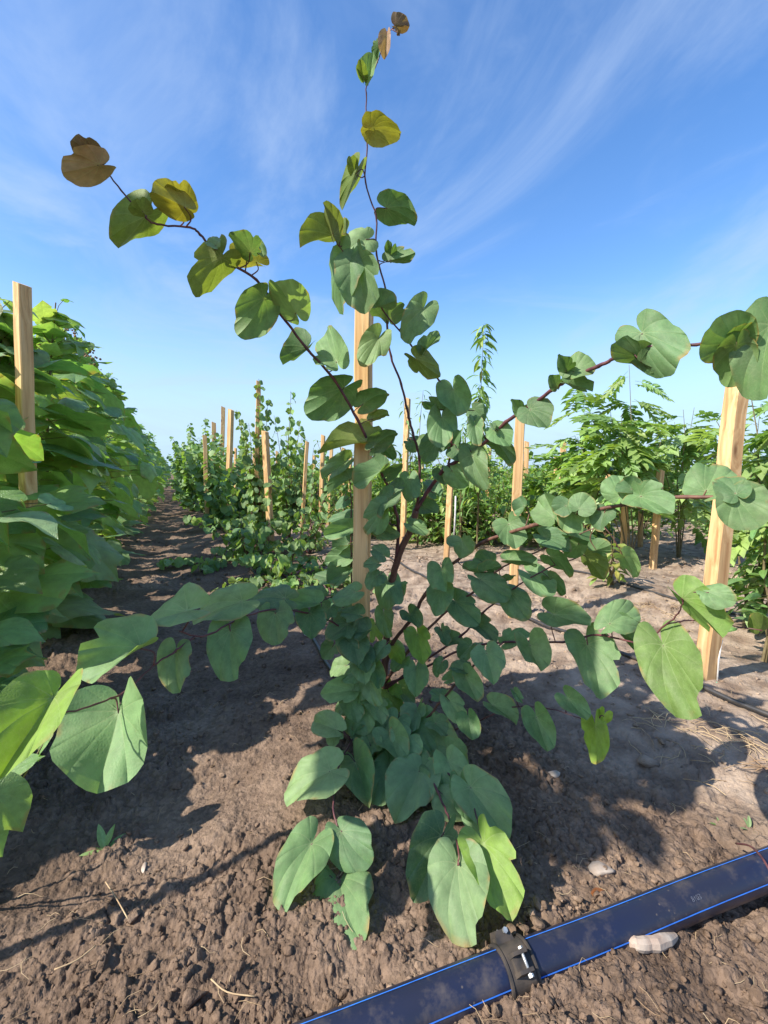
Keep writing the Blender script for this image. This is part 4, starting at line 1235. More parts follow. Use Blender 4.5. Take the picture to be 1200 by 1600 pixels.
def gen_redbud(b, H, spread, nst, size, cols, low=0.0, gap=0.055, arch=0.6):
    b = Vector(b)
    lv = []; st = []
    for k in range(nst):
        a = k * 2.4 + rnd.uniform(-.5, .5)
        h = H * (1.0 if k == 0 else rnd.uniform(0.35, 0.9))
        sp = spread * (0.12 if k == 0 else rnd.uniform(0.5, 1.0))
        if low and k > 0 and rnd.random() < low:
            h = H * rnd.uniform(0.08, 0.25); sp = spread * rnd.uniform(0.8, 1.4)
        d = rdir(a)
        pts = []
        for i in range(9):
            t = i / 8
            pts.append(b + d * sp * (t ** (0.8 if h < 0.4 else 1.5)) + Vector((rnd.gauss(0, .008), rnd.gauss(0, .008), h * (t if h > 0.4 else math.sin(t * 2.4) * 0.9))))
        st.append((pts, 0.008 if k == 0 else 0.006, 0.0016))
        ln = sum((pts[i + 1] - pts[i]).length for i in range(8))
        nl = int(ln / gap)
        for i in range(nl):
            t = 0.14 + 0.86 * (i + rnd.random() * 0.5) / nl
            f = min(t * 8, 7.99); j = int(f)
            p = pts[j].lerp(pts[j + 1], f - j)
            sd = 1 if i % 2 else -1
            aa = a + sd * rnd.uniform(0.6, 2.2)
            dd = rdir(aa)
            s = size * rnd.uniform(0.7, 1.15) * (1.0 if t < 0.8 else 1.15 - (t - .6) * 1.2)
            pb = p + dd * 0.035 + Vector((0, 0, 0.012))
            el = rnd.uniform(0.2, 1.25)
            yd = dd * math.cos(el) - Vector((0, 0, math.sin(el)))
            nn = Vector((0, 0, 1)) * math.cos(el) + dd * math.sin(el) + Vector((rnd.gauss(0, .25), rnd.gauss(0, .25), 0))
            lv.append((pb, yd, nn, s, s, jit(rnd.choice(cols), 0.18, 0.08)))
            st.append(([p, pb], 0.0015, 0.001))
    return lv, st


def gen_leafy(b, H, rad, n, size, cols, nst=5, asp=1.0, up=0.0, z0=0.12, shape=1.0):
    """bushy plant: several stems, oval or narrow leaves all along side twigs"""
    b = Vector(b)
    lv = []; st = []
    stems = []
    for k in range(nst):
        a = rnd.uniform(0, 6.28)
        h = H * (1 if k == 0 else rnd.uniform(0.55, 0.98)); sp = rad * (0.15 if k == 0 else rnd.uniform(0.3, 1.0))
        d = rdir(a)
        pts = [b + d * sp * (i / 6) ** 1.2 + Vector((rnd.gauss(0, .01), rnd.gauss(0, .01), h * i / 6)) for i in range(7)]
        stems.append(pts); st.append((pts, 0.008, 0.002))
    for i in range(n):
        pts = stems[rnd.randrange(len(stems))]
        t = z0 + (1 - z0) * rnd.random() ** shape
        f = min(t * 6, 5.99); j = int(f)
        p = pts[j].lerp(pts[j + 1], f - j)
        a = rnd.uniform(0, 6.28); dd = rdir(a)
        off = rad * 0.55 * rnd.random() * (1.05 - t)
        q = p + dd * off + Vector((0, 0, rnd.uniform(-.02, .05)))
        if i % 4 == 0 and off > 0.05: st.append(([p, q], 0.0025, 0.0014))
        el = rnd.uniform(-0.3, 0.9) - up
        yd = dd * math.cos(el) - Vector((0, 0, math.sin(el)))
        nn = Vector((0, 0, 1)) * math.cos(el) + dd * math.sin(el) + Vector((rnd.gauss(0, .3), rnd.gauss(0, .3), 0))
        s = size * rnd.uniform(0.7, 1.2)
        lv.append((q, yd, nn, s * asp, s, jit(rnd.choice(cols), 0.22, 0.12)))
    return lv, st


C_B = [(0.21, 0.35, 0.12), (0.25, 0.39, 0.13), (0.15, 0.28, 0.10), (0.28, 0.39, 0.18), (0.25, 0.36, 0.15)]
C_RB = [(0.17, 0.28, 0.095), (0.12, 0.21, 0.075), (0.23, 0.34, 0.13), (0.20, 0.32, 0.09)]
C_W = [(0.25, 0.38, 0.11), (0.31, 0.43, 0.14), (0.17, 0.29, 0.09)]
C_H = [(0.19, 0.31, 0.07), (0.14, 0.25, 0.06), (0.27, 0.37, 0.09), (0.15, 0.27, 0.07)]
C_K = [(0.15, 0.28, 0.08), (0.20, 0.34, 0.10), (0.11, 0.21, 0.07)]

# --- left row of broad leaved shrubs
near_lab = ['broad-leaved shrub cut by the left edge, nearest the camera in the left row',
            'broad-leaved shrub behind the tall left stake, big drooping leaves',
            'broad-leaved shrub with the darkest upright leaves just right of the tall left stake',
            'broad-leaved shrub whose top makes the highest peak of the left row',
            'broad-leaved shrub with brown seed clusters on top, sixth along the left row',
            'broad-leaved shrub sloping down beyond the brown-topped one, left row',
            'broad-leaved shrub before the small far ones, left row']
li = 0
D = 1.42
while D < 46:
    ind = D < 8.3
    x = row_x(-0.98, D) + rnd.uniform(-.06, .06)
    b = (x, D, gz(x, D))
    if ind:
        H = (1.75, 1.72, 2.05, 2.2, 2.35, 2.15, 2.3, 2.15, 2.2)[li] if li < 9 else 2.1
        n = (130, 170, 150, 160, 170, 160, 150, 130, 130)[li]
        lv, st = gen_broad(b, H, (0.50, 0.50)[li] if li < 2 else 0.58, n, (0.25, 0.25, 0.235, 0.21)[min(li, 3)], C_B)
        if li == 0:                                         # big blades reaching into the picture in front of the stake
            for (bx, by, tx, ty, Dd, s) in ((-30, 790, 80, 838, 1.75, .24), (60, 835, 190, 884, 1.95, .26), (75, 785, 215, 775, 2.0, .26), (-20, 740, 70, 700, 1.9, .2), (-15, 900, 72, 905, 1.6, .2), (60, 905, 150, 925, 2.0, .2), (-10, 850, 95, 900, 1.7, .22), (10, 935, 110, 965, 1.7, .2), (0, 1000, 75, 1020, 1.5, .16), (-20, 655, 55, 690, 1.95, .18), (-30, 560, 22, 545, 1.9, .15)):
                p = PY(bx, by, Dd); q = PY(tx, ty, Dd - 0.08)
                lv.append((p, (q - p).normalized(), Vector((rnd.uniform(-.3, .1), -0.55, 1)), s, s * 0.98, jit(rnd.choice(C_B), .12)))
                st.append(([Vector((b[0], b[1], max(0.1, p.z - 0.15))), (Vector((b[0], b[1], p.z)) + p) / 2, p], 0.003, 0.0018))
        lab = near_lab[li] if li < len(near_lab) else 'broad-leaved shrub far along the left row'
        grp = 'broad-leaved shrubs of the left row'
        root = plant('broadleaf_shrub', b, lab, 'shrub', grp, 'B', lv, st, True, None, stem_mat=M['gstem'])
        if li in (3, 4, 5):                                 # dry brown seed clusters over the top leaves
            for _ in range(7 if li == 4 else 3):
                vs_l = []; fs_l = []; o_ = 0
                cz = H * rnd.uniform(0.86, 1.03); ca = rnd.uniform(0, 6.28); cr_ = rnd.uniform(0.02, 0.22)
                for q in range(26):
                    vv = ICO_V[::1] * rnd.uniform(0.008, 0.014) + np.array([cr_ * math.cos(ca) + rnd.gauss(0, .035), cr_ * math.sin(ca) + rnd.gauss(0, .035), cz + rnd.gauss(0, .03)])
                    vs_l.append(vv); fs_l.append(ICO_F + o_); o_ += len(vv)
                me_ = mesh_np('seed_cluster', np.concatenate(vs_l), np.concatenate(fs_l), np.full(26 * len(ICO_F), 3), M['seed'])
                link('seed_cluster', me_, root)['kind'] = 'stuff'
        li += 1
        D += 0.93
    else:
        far = D > 20
        H = rnd.uniform(1.95, 2.3)
        lv, st = gen_broad(b, H, 0.62, 150 if not far else 90, 0.19 if not far else 0.26, C_B)
        plant('broadleaf_shrub', b, 'small far broad-leaved shrub towards the end of the left row', 'shrub', 'far broad-leaved shrubs of the left row', 'B', lv, st, False, None, stem_mat=M['gstem'])
        D += 1.0 if not far else 1.9
for (a_, D, H, zl, lab) in ((-1.0, 0.52, 2.35, 0.72, 'unseen high-headed broad-leaved shrub added beside the camera to shade the soil'),):  # unseen shrub added off frame, crown kept high to cast shade on the right
    x = row_x(a_, D)
    lv, st = gen_broad((x, D, gz(x, D)), H, 0.40, 100, 0.20, C_B, zl)
    plant('broadleaf_shrub', (x, D, gz(x, D)), lab, 'shrub', 'broad-leaved shrubs of the left row', 'B', lv, st, False, None, stem_mat=M['gstem'])
b_ = (row_x(-0.93, 0.98), 0.98, 0)
b_ = (b_[0], b_[1], gz(b_[0], b_[1]))
lv, st = gen_broad(b_, 0.72, 0.34, 90, 0.17, C_B)
plant('broadleaf_shrub', b_, 'short broad-leaved shrub cut off at the lower left edge, throwing shade on the soil', 'shrub', 'broad-leaved shrubs of the left row', 'B', lv, st, True, None, stem_mat=M['gstem'])
# one more behind the row so that the left edge stays closed
for D, lab in ((2.6, 'broad-leaved shrub half seen behind the tall left stake'), (4.0, 'broad-leaved shrub half seen behind the highest peak of the left row'), (5.5, 'broad-leaved shrub hidden deep behind the brown-topped one')):
    x = row_x(-2.45, D)
    b = (x, D, gz(x, D))
    lv, st = gen_broad(b, 1.9, 0.6, 120, 0.2, C_B)
    plant('broadleaf_shrub', b, lab, 'shrub', 'broad-leaved shrubs behind the left row', 'B', lv, st, False, None, stem_mat=M['gstem'])

# low broad leaved seedling at the bottom left corner
b = Vector((-0.86, 0.86, 0)); b.z = gz(b.x, b.y)
lv = []; st = []
for (px, py, tx, ty, s, Dd) in ((-10, 1240, 45, 1290, 0.085, 0.80), (10, 1210, 60, 1160, .07, .95), (-20, 1300, 10, 1335, .05, .78), (75, 1150, 40, 1185, .07, 1.0), (40, 1085, 90, 1075, .08, 1.2), (0, 1030, 60, 1010, .1, 1.3), (-10, 985, 70, 975, .12, 1.3)):
    p = PY(px, py, Dd); q = PY(tx, ty, Dd)
    lv.append((p, (q - p).normalized() + Vector((0, 0, -0.1)), Vector((0.2, -0.4, 1)), s * 1.0, s * 1.05, jit(C_B[0])))
    st.append(([b + Vector((0, 0, 0.01)), (b + p) / 2 + Vector((0, 0, .03)), p], 0.003, 0.0015))
plant('broadleaf_seedling', b, 'low dark-leaved seedling in the shade at the left edge', 'seedling', None, 'B', lv, st, True, None, stem_mat=M['gstem'])

# --- middle row of redbuds
def add_redbud(px, D, H, sp, nst, lab, ind, grp=None, size=0.075, low=0.5, gap=0.06, a=None):
    b = XD(px, D) if a is None else Vector((row_x(a, D), D, 0))
    b.z = gz(b.x, b.y)
    lv, st = gen_redbud(b, H, sp, nst, size, C_RB, low, gap)
    return plant('redbud_shrub', b, lab, 'shrub', grp, 'A', lv, st, ind, None)


add_redbud(455, 3.75, 0.34, 0.60, 16, 'low spreading redbud around the cut-off stake stub', True, low=0.8, size=0.085, gap=0.045)
add_redbud(385, 4.5, 0.55, 0.6, 16, 'low redbud with lime young leaves at the edge of the dark path', True, low=0.6, size=0.09, gap=0.05)
add_redbud(406, 5.4, 1.95, 0.34, 13, 'slender tall redbud climbing around the reddish stake', True, low=0.2, size=0.095, gap=0.055)
add_redbud(452, 5.9, 1.9, 0.42, 12, 'tall redbud with drooping tips right of the pale bright stake', True, low=0.2, size=0.10, gap=0.07)
add_redbud(485, 5.0, 1.15, 0.45, 12, 'medium redbud around the leaf-tipped stake', True, low=0.4, size=0.08)
add_redbud(520, 3.4, 0.35, 0.40, 8, 'small low redbud half hidden behind the big one', True, low=0.7, size=0.07)
for i, (px, D, H) in enumerate(((350, 7.0, 0.9), (336, 7.6, 1.5), (375, 8.0, 1.5), (440, 7.6, 1.3), (322, 9.2, 1.9), (300, 10.0, 1.9), (345, 10.4, 1.7), (405, 9.5, 1.6), (470, 8.6, 1.5), (505, 7.8, 1.3), (312, 12, 1.7), (296, 13.2, 1.9), (355, 13, 1.7), (425, 12, 1.6),
                                (288, 15, 1.8), (300, 17, 1.9), (284, 19, 1.7), (340, 16, 1.8), (390, 15, 1.8), (292, 22, 1.8), (281, 25, 1.8), (320, 20, 1.9), (283, 30, 1.8), (277, 36, 1.7), (290, 40, 1.9), (360, 21, 1.9))):
    lab_ = ['low redbud left of the reddish stake, at the path edge', 'redbud around the leaning dull stake by the path', 'redbud right behind the pale stake of the left pair', 'low redbud between the two tall leafy redbuds',
            'dark slender redbud at the path, left of the greyish pink stake', 'tall thin redbud topping out leftmost over the path', 'redbud wrapped round the brown-tipped stake', 'redbud behind the slender tall one',
            'redbud behind the leaf-tipped stake', 'redbud left behind the big stake'][i] if i < 10 else 'young redbud shrub far along the middle rows'
    add_redbud(px, D, H, 0.5, 13, lab_, False, 'far redbuds along the middle rows', size=0.115, low=0.35, gap=0.045)

# --- right side: feathery young trees, a narrow spire, oval leaved bushes
def bush(px, D, H, rad, n, size, kind, lab, name, cat, ind, cols, grp=None, nst=5, asp=1.0, up=0.0, z0=0.12, shape=1.0, leafn='leaf'):
    b = XD(px, D); b.z = gz(b.x, b.y)
    lv, st = gen_leafy(b, H, rad, n, size, cols, nst, asp, up, z0, shape)
    return plant(name, b, lab, cat, grp, kind, lv, st, ind, None, leafn, M['gstem'])


bush(985, 4.3, 1.88, 0.66, 115, 0.34, 'D', 'feathery-leaved walnut sapling, broadest bright crown right of centre', 'walnut_sapling', 'sapling', True, C_W, nst=6, z0=0.35, shape=0.8, up=0.1)
bush(915, 4.9, 1.55, 0.55, 66, 0.31, 'D', 'smaller feathery walnut sapling left of the broad bright one', 'walnut_sapling', 'sapling', True, C_W, nst=5, z0=0.35, up=0.1)
bush(1060, 4.6, 1.5, 0.5, 60, 0.33, 'D', 'thin feathery walnut sapling leaning right of the broad bright one', 'walnut_sapling', 'sapling', True, C_W, nst=5, z0=0.3, up=0.1)
bush(1200, 2.15, 1.62, 0.38, 220, 0.095, 'C', 'oval-leaved pear sapling beside the thick stake at the right edge', 'pear_sapling', 'sapling', True, C_K, nst=6, z0=0.12)
bush(1175, 2.55, 1.05, 0.42, 240, 0.095, 'C', 'dark bushy oval-leaved shrub behind the thick stake', 'pear_shrub', 'shrub', True, C_K, nst=7, z0=0.1)
bush(1235, 2.4, 1.3, 0.5, 120, 0.25, 'D', 'feathery walnut sapling cut by the right edge', 'walnut_sapling', 'sapling', True, C_W, nst=5, z0=0.4)
bush(745, 5.1, 2.45, 0.34, 295, 0.15, 'E', 'tall narrow peach sapling, a spire against the sky', 'peach_sapling', 'sapling', True, C_H, nst=2, z0=0.28, shape=1.1)
bush(718, 5.2, 1.75, 0.42, 260, 0.085, 'E', 'peach sapling with hanging leaves below the spire', 'peach_sapling', 'sapling', True, C_H, nst=5, z0=0.1)
bush(652, 5.6, 1.9, 0.36, 240, 0.09, 'E', 'peach sapling rising behind the straight stake', 'peach_sapling', 'sapling', True, C_H, nst=4, z0=0.1)
bush(955, 3.45, 0.42, 0.25, 60, 0.10, 'C', 'small yellow-green shrub low before the walnut sapling', 'yellowing_shrub', 'shrub', True, [(0.26, 0.34, 0.07), (0.30, 0.30, 0.08), (0.2, 0.3, 0.08)], nst=5)
bush(530, 6.6, 1.35, 0.4, 220, 0.09, 'E', 'light green peach shrub left of the big stake', 'peach_shrub', 'shrub', False, C_H, nst=5)
SEEN = {}


def shrub_label(px, D, kd, tall):
    look = {'C': 'oval-leaved', 'E': 'narrow-leaved', 'A': 'round-leaved'}[kd]
    where = ('left of the big stake', 'behind the redbud trunk', 'right of the redbud trunk', 'below the peach spire', 'right of the slim stake', 'below the walnut saplings', 'left of the thick stake', 'by the right edge')[
        min(7, max(0, int((px - 470) / 95)))]
    dist = 'nearer' if D < 7.5 else ('distant' if D < 12 else ('far' if D < 17 else 'farthest'))
    key = (look, where, dist, tall)
    SEEN[key] = SEEN.get(key, 0) + 1
    nth = ('', ', one row back', ', two rows back', ', three rows back', ', four rows back', ', five rows back', ', at the very back')[min(6, SEEN[key] - 1)]
    return '%s %s%s shrub seen %s%s' % (dist, 'tall ' if tall else 'low ', look, where, nth)


k = 0
for a in np.arange(3.45, 24, 1.46):
    Dd = 3.6 if a < 6 else 3.0
    while Dd < (24 if a < 9 else 20):
        x = row_x(a, Dd)
        px = 600 + 720 * x / (Dd + 0.08)
        if 470 < px < 1260 and not (a < 4 and Dd < 5.6) and (Dd > 5.2 or px > 1090):
            tall = rnd.random() < 0.16
            H = rnd.uniform(1.25, 1.6) if tall else rnd.uniform(0.85, 1.12)
            kd = rnd.choice('CCEA')
            lv, st = gen_leafy((x, Dd, gz(x, Dd)), H, 0.78, 380 if Dd < 12 else 240, {'C': 0.105, 'E': 0.135, 'A': 0.09}[kd] * (1 if Dd < 9 else 1.35), C_H if kd != 'A' else C_RB, 8, z0=0.03, asp=1.25)
            plant('nursery_shrub', (x, Dd, gz(x, Dd)), shrub_label(px, Dd, kd, tall), 'shrub', 'small shrubs of the distant right rows', kd, lv, st, False, None, stem_mat=M['gstem'])
            k += 1
        Dd += rnd.uniform(0.85, 1.1) if Dd < 10 else rnd.uniform(1.4, 1.8)

for (px, Dd, kd) in ((655, 6.0, 'C'), (690, 5.7, 'C'), (728, 6.1, 'A'), (770, 5.7, 'C'), (805, 6.0, 'C'), (848, 5.6, 'C'), (885, 5.9, 'A'), (925, 5.8, 'C'), (560, 6.3, 'C'), (605, 6.4, 'C')):
    b = XD(px, Dd); b.z = gz(b.x, b.y)
    lv, st = gen_leafy(b, rnd.uniform(0.88, 1.02), 0.62, 420, 0.10 if kd == 'C' else 0.085, C_H, 9, z0=0.03, asp=1.3)
    plant('nursery_shrub', b, shrub_label(px, Dd, kd, False), 'shrub', 'small shrubs of the distant right rows', kd, lv, st, False, None, stem_mat=M['gstem'])


# far rows as one mass
def far_mass():
    mats = []; cols = []
    for i in range(9000):
        D = rnd.uniform(24, 90)
        ai = rnd.randrange(-8, 46)
        a = 0.62 + ai * 1.46
        if ai == -1: a = -0.98
        x = row_x(a, D) + rnd.gauss(0, .3)
        if a > -0.6 and a < 0.2: continue
        top = 1.6 if ai < 2 else 1.15
        z = rnd.random() * top
        s = rnd.uniform(0.25, 0.5)
        dd = rdir(rnd.uniform(0, 6.28))
        mats.append(leaf_matrix((x, D, z), dd - Vector((0, 0, rnd.uniform(0, 1))), Vector((rnd.gauss(0, .5), rnd.gauss(0, .5), 1)), s, s, s))
        cols.append(jit(rnd.choice(C_H), .2))
    o = link('far_rows', crown_mesh('far_rows', LOW_C, mats, cols))
    tag(o, 'far nursery rows that merge into one green band at the horizon', 'far rows', kind='stuff')


far_mass()

# ------------------------------------------------------------------ hoses
def hose(a, D0, D1, label, wob=0.03, r=0.0085, parts=()):
    pts = []
    D = D0
    while D < D1:
        x = row_x(a, D) + wob * math.sin(D * 2.3 + a) + 0.4 * wob * math.sin(D * 6.1)
        pts.append((x, D, gz(x, D) + r + 0.008 + 0.004 * math.sin(D * 5)))
        D += 0.06 + 0.02 * D
    mb = MB(); mb.tube(pts, r, 8)
    o = mb.build('drip_hose', M['hose'])
    tag(o, label, 'hose')
    return o


hose(0.68, 1.80, 22, 'black drip hose running back along the middle row from the big redbud')
hose(2.08, 0.9, 16, 'black drip hose crossing the foot of the thick right stake', r=0.0095)
hose(3.42, 1.9, 16, 'black drip hose in the alley behind, before the walnut saplings')
# small white emitters on the middle hose
D = 2.33
x = row_x(0.68, D) + 0.03 * math.sin(D * 2.3 + .68)
mb = MB(); mb.tube([(x - 0.01, D, gz(x, D) + 0.012), (x - 0.022, D - 0.006, gz(x, D) + 0.02)], 0.006, 8)
o = mb.build('drip_emitter', M['string']); tag(o, 'small white dripper beside the middle hose', 'dripper')

# ------------------------------------------------------------------ thick pipe in front
RP = 0.0350
pc0 = GP(560, 1612, RP); pc1 = GP(1200, 1357, RP)
pdir = (pc1 - pc0).normalized()
pA = pc0 - pdir * 0.9; pB = pc1 + pdir * 2.2
pipe = empty('water_pipe', Vector((pc0.x, pc0.y, 0)), 'thick blue-black plastic water pipe with two blue stripes lying on the soil', 'pipe')
off = pipe.location
side = Vector((pdir.y, -pdir.x, 0)).normalized()        # towards the camera
mb = MB()
nn_ = 46
mb.tube([pA + (pB - pA) * i / nn_ + Vector((0, 0, 0.0012 * math.sin(i * 1.1))) for i in range(nn_ + 1)], RP, 40)
mb.build('tube', M['pipe'], pipe, off=off)


def on_pipe(s, ang, r):
    """s metres along from pc0, ang from straight up towards the camera side"""
    return pc0 + pdir * s + side * (r * math.sin(ang)) + Vector((0, 0, r * math.cos(ang)))


tot = (pB - pA).length
for ang in (R(-22), R(72)):
    mb = MB()
    vs = []; fs = []
    for i in range(nn_ + 1):
        s = -0.9 + tot * i / nn_
        for dd in (-0.030, 0, 0.030):
            vs.append(on_pipe(s, ang + dd, RP + 0.0008) + Vector((0, 0, 0.0012 * math.sin(i * 1.1))))
    for i in range(nn_):
        for k in (0, 1):
            fs.append((i * 3 + k, i * 3 + k + 1, (i + 1) * 3 + k + 1, (i + 1) * 3 + k))
    mb.add(vs, fs)
    mb.build('blue_stripe', M['stripe'], pipe, off=off)
# faded number printed on the wall of the pipe
tcx = bpy.data.curves.new('printed_number', 'FONT')
tcx.body = '8103'
tcx.size = 0.0125
tcx.align_x = 'CENTER'; tcx.align_y = 'CENTER'
tcx.extrude = 0.0002
tcx.materials.append(M['print'])
to = link('printed_number', tcx, pipe)
g = GP(1075, 1398, 0.055)
s_t = (g - pc0).dot(pdir)
angt = R(38)
ctr = on_pipe(s_t, angt, RP + 0.0016)
nrm = side * math.sin(angt) + Vector((0, 0, math.cos(angt)))
xa = pdir; ya = nrm.cross(xa)
mt = Matrix(((xa.x, ya.x, nrm.x, ctr.x - off.x), (xa.y, ya.y, nrm.y, ctr.y - off.y), (xa.z, ya.z, nrm.z, ctr.z - off.z), (0, 0, 0, 1)))
to.matrix_local = mt
bpy.context.view_layer.update()
tme = bpy.data.meshes.new_from_object(to)
tob = link('printed_number_mesh', tme, pipe)
tob.matrix_local = mt
bpy.data.objects.remove(to)
tob.name = 'printed_number'

# clamp saddle on the pipe
sc = (GP(808, 1512, 0.05) - pc0).dot(pdir)
cl = empty('pipe_clamp', on_pipe(sc, 0, RP), 'black plastic clamp saddle bolted round the pipe', 'clamp')
co_ = cl.location


def band(s0, s1, r, a0, a1, th, name, par, n=30):
    mb = MB(); vs = []; fs = []
    prof = [(s0, r), (s0, r + th * 0.8), (s0 + 0.004, r + th), (s1 - 0.004, r + th), (s1, r + th * 0.8), (s1, r)]
    for i in range(n + 1):
        a = a0 + (a1 - a0) * i / n
        for (s, q) in prof: vs.append(on_pipe(s, a, q))
    m = len(prof)
    for i in range(n):
        for k in range(m):
            k2 = (k + 1) % m
            fs.append((i * m + k, (i + 1) * m + k, (i + 1) * m + k2, i * m + k2))
    fs.append(tuple(range(m))); fs.append(tuple(n * m + k for k in range(m - 1, -1, -1)))
    mb.add(vs, fs)
    return mb.build(name, M['rubber'], par, smooth=False, off=co_)


band(sc - 0.024, sc + 0.024, RP + 0.0005, R(-96), R(120), 0.004, 'upper_band', cl)
band(sc - 0.028, sc - 0.023, RP + 0.0012, R(-96), R(120), 0.0055, 'rib', cl)
band(sc + 0.023, sc + 0.028, RP + 0.0012, R(-96), R(120), 0.0055, 'rib', cl)


def obox(mb, c, ax, hx, ay, hy, az, hz, bev=0.0):
    vs = []
    for dx in (-1, 1):
        for dy in (-1, 1):
            for dz in (-1, 1):
                k = 1 - (bev if dz > 0 else 0)
                vs.append(c + ax * hx * dx * k + ay * hy * dy * k + az * hz * dz)
    mb.add(vs, [(0, 1, 3, 2), (4, 6, 7, 5), (0, 4, 5, 1), (2, 3, 7, 6), (0, 2, 6, 4), (1, 5, 7, 3)])


for (ang, ds) in ((R(30), 0.0), (R(-52), -0.004)):
    n_ = side * math.sin(ang) + Vector((0, 0, math.cos(ang)))
    t_ = n_.cross(pdir)
    c = on_pipe(sc + ds, ang, RP + 0.010)
    mb = MB()
    obox(mb, c + t_ * 0.012, pdir, 0.017, t_, 0.0035, n_, 0.009, 0.25)
    obox(mb, c - t_ * 0.012, pdir, 0.017, t_, 0.0035, n_, 0.009, 0.25)
    obox(mb, c - n_ * 0.003, pdir, 0.015, t_, 0.011, n_, 0.003, 0.1)
    mb.build('lug', M['rubber'], cl, smooth=False, off=co_)
    mb = MB()
    cb = c + n_ * 0.006 + pdir * 0.004
    mb.tube([cb - t_ * 0.020, cb + t_ * 0.019], 0.0027, 10)
    bl = mb.build('bolt', M['steel'], cl, off=co_)
    mb = MB()
    mb.tube([cb - t_ * 0.021, cb - t_ * 0.0165], 0.0048, 6)
    mb.tube([cb + t_ * 0.0155, cb + t_ * 0.0185], 0.0044, 6)
    mb.build('nut', M['steel'], cl, smooth=False, off=co_)
# soil crumbs lying against and on the back of the pipe are part of the loose clods
def pipe_crumbs():
    Vs = []; Fs = []; T = []; o_ = 0
    for i in range(420):
        s = rnd.uniform(-0.4, 1.7)
        sd_ = rnd.choice((-1, -1, 1))
        if sd_ < 0 and 0.2 < (s - sc) < 0.0: continue
        q = pc0 + pdir * s + side * sd_ * (RP + rnd.uniform(-0.004, 0.035))
        sz = 0.004 + 0.011 * rnd.random() ** 2.5
        if -0.05 < s - sc < 0.22 and sd_ < 0: sz *= 1.15
        v = lump(rnd.randrange(50)) * np.array([rnd.uniform(.7, 1.3), rnd.uniform(.7, 1.3), rnd.uniform(.5, .9)]) * sz
        z = gz(q.x, q.y) + sz * 0.5
        if sd_ < 0 and s > sc and s < sc + .25: z += rnd.uniform(0, 0.022)
        v = v + np.array([q.x, q.y, z])
        Vs.append(v); Fs.append(ICO_F + o_); o_ += len(v)
        b_ = rnd.uniform(.8, 1.6); T.append(np.tile([b_, b_, b_ * .97, 1], (len(v), 1)))
    me = mesh_np('pipe_side_crumbs', np.concatenate(Vs), np.concatenate(Fs), np.full(sum(len(f) for f in Fs), 3), M['clod'], smooth=False, attrs={'tint': np.concatenate(T)})
    o = link('pipe_side_crumbs', me)
    tag(o, 'soil crumbs banked up along both sides of the thick pipe', 'soil crumbs', kind='stuff')


pipe_crumbs()

# ------------------------------------------------------------------ small things
def stone(px, py, sx, sy, sz, rot, label, mat='stone', name='stone', seed=1, lift=0.3):
    g = GP(px, py)
    v = lump(seed, 0.5) * np.array([sx, sy, sz])
    ca, sa = math.cos(rot), math.sin(rot)
    v = np.stack([v[:, 0] * ca - v[:, 1] * sa, v[:, 0] * sa + v[:, 1] * ca, v[:, 2]], 1)
    me = mesh_np(name, v, ICO_F, np.full(len(ICO_F), 3), M[mat], smooth=False, attrs={'tint': np.ones((len(v), 4))})
    o = link(name, me)
    o.location = (g.x, g.y, gz(g.x, g.y) + sz * lift + 0.005)
    return tag(o, label, 'stone' if name == 'stone' else 'clod')


stone(862, 1216, 0.034, 0.018, 0.014, -0.5, 'pale flat angular stone on the shaded soil right of the redbud', seed=3)
stone(940, 1368, 0.036, 0.030, 0.012, 0.3, 'round grey-brown crusted stone behind the pipe', seed=5)
stone(225, 1345, 0.008, 0.02, 0.006, 0.2, 'small grey twig-like pebble near the weed', seed=8)
stone(207, 1432, 0.022, 0.016, 0.013, 0.2, 'pale clod amid loose soil in the lower left', 'clod', 'soil_clod', 11)
stone(168, 1526, 0.020, 0.017, 0.017, 0.8, 'single upright clod with a dark shadow, lower left', 'clod', 'soil_clod', 12, 0.5)
stone(305, 1570, 0.026, 0.020, 0.020, 0.1, 'big clod at the bottom edge left of the pipe', 'clod', 'soil_clod', 13, 0.4)
stone(275, 1220, 0.026, 0.018, 0.012, 0.1, 'rounded clod above the weed on the lit soil', 'clod', 'soil_clod', 14, 0.4)
stone(920, 1152, 0.05, 0.036, 0.026, 0.4, 'large dark clod in the shadow below the lime leaves', 'clod', 'soil_clod', 15, 0.3)
stone(1010, 1180, 0.045, 0.03, 0.022, 0.1, 'wide dark clod in the shadow on the right', 'clod', 'soil_clod', 16, 0.3)
stone(1022, 1076, 0.05, 0.04, 0.032, 0.9, 'dark lump of soil right under the hose', 'clod', 'soil_clod', 17, 0.3)
# bleached root piece by the pipe
g = [GP(983, 1498, 0.012), GP(1000, 1496, 0.014), GP(1027, 1486, 0.016), GP(1053, 1470, 0.012)]
q = catmull([tuple(v) for v in g], 4)
mb = MB(); mb.tube([Vector(p) + Vector((rnd.gauss(0, .0012), rnd.gauss(0, .0012), gz(p[0], p[1]) + 0.004)) for p in q], [0.006, 0.0095, 0.012, 0.0115, 0.012, 0.0125, 0.012, 0.0125, 0.013, 0.0125, 0.0115, 0.010, 0.006][:len(q)], 9)
o = mb.build('root_piece', M['rootm'], smooth=False); tag(o, 'bleached curved root piece lying in front of the pipe', 'root piece')
# dry stem arching over the pipe at the right edge
g = [GP(1150, 1318, 0.01), GP(1172, 1322, 0.06), GP(1192, 1342, 0.105), GP(1208, 1372, 0.095)]
q = catmull([tuple(v) for v in g], 5)
mb = MB(); mb.tube(q, 0.0022, 6)
o = mb.build('dry_stalk', M['twig']); tag(o, 'thin dark dry stalk arching over the pipe at the right edge', 'stalk')
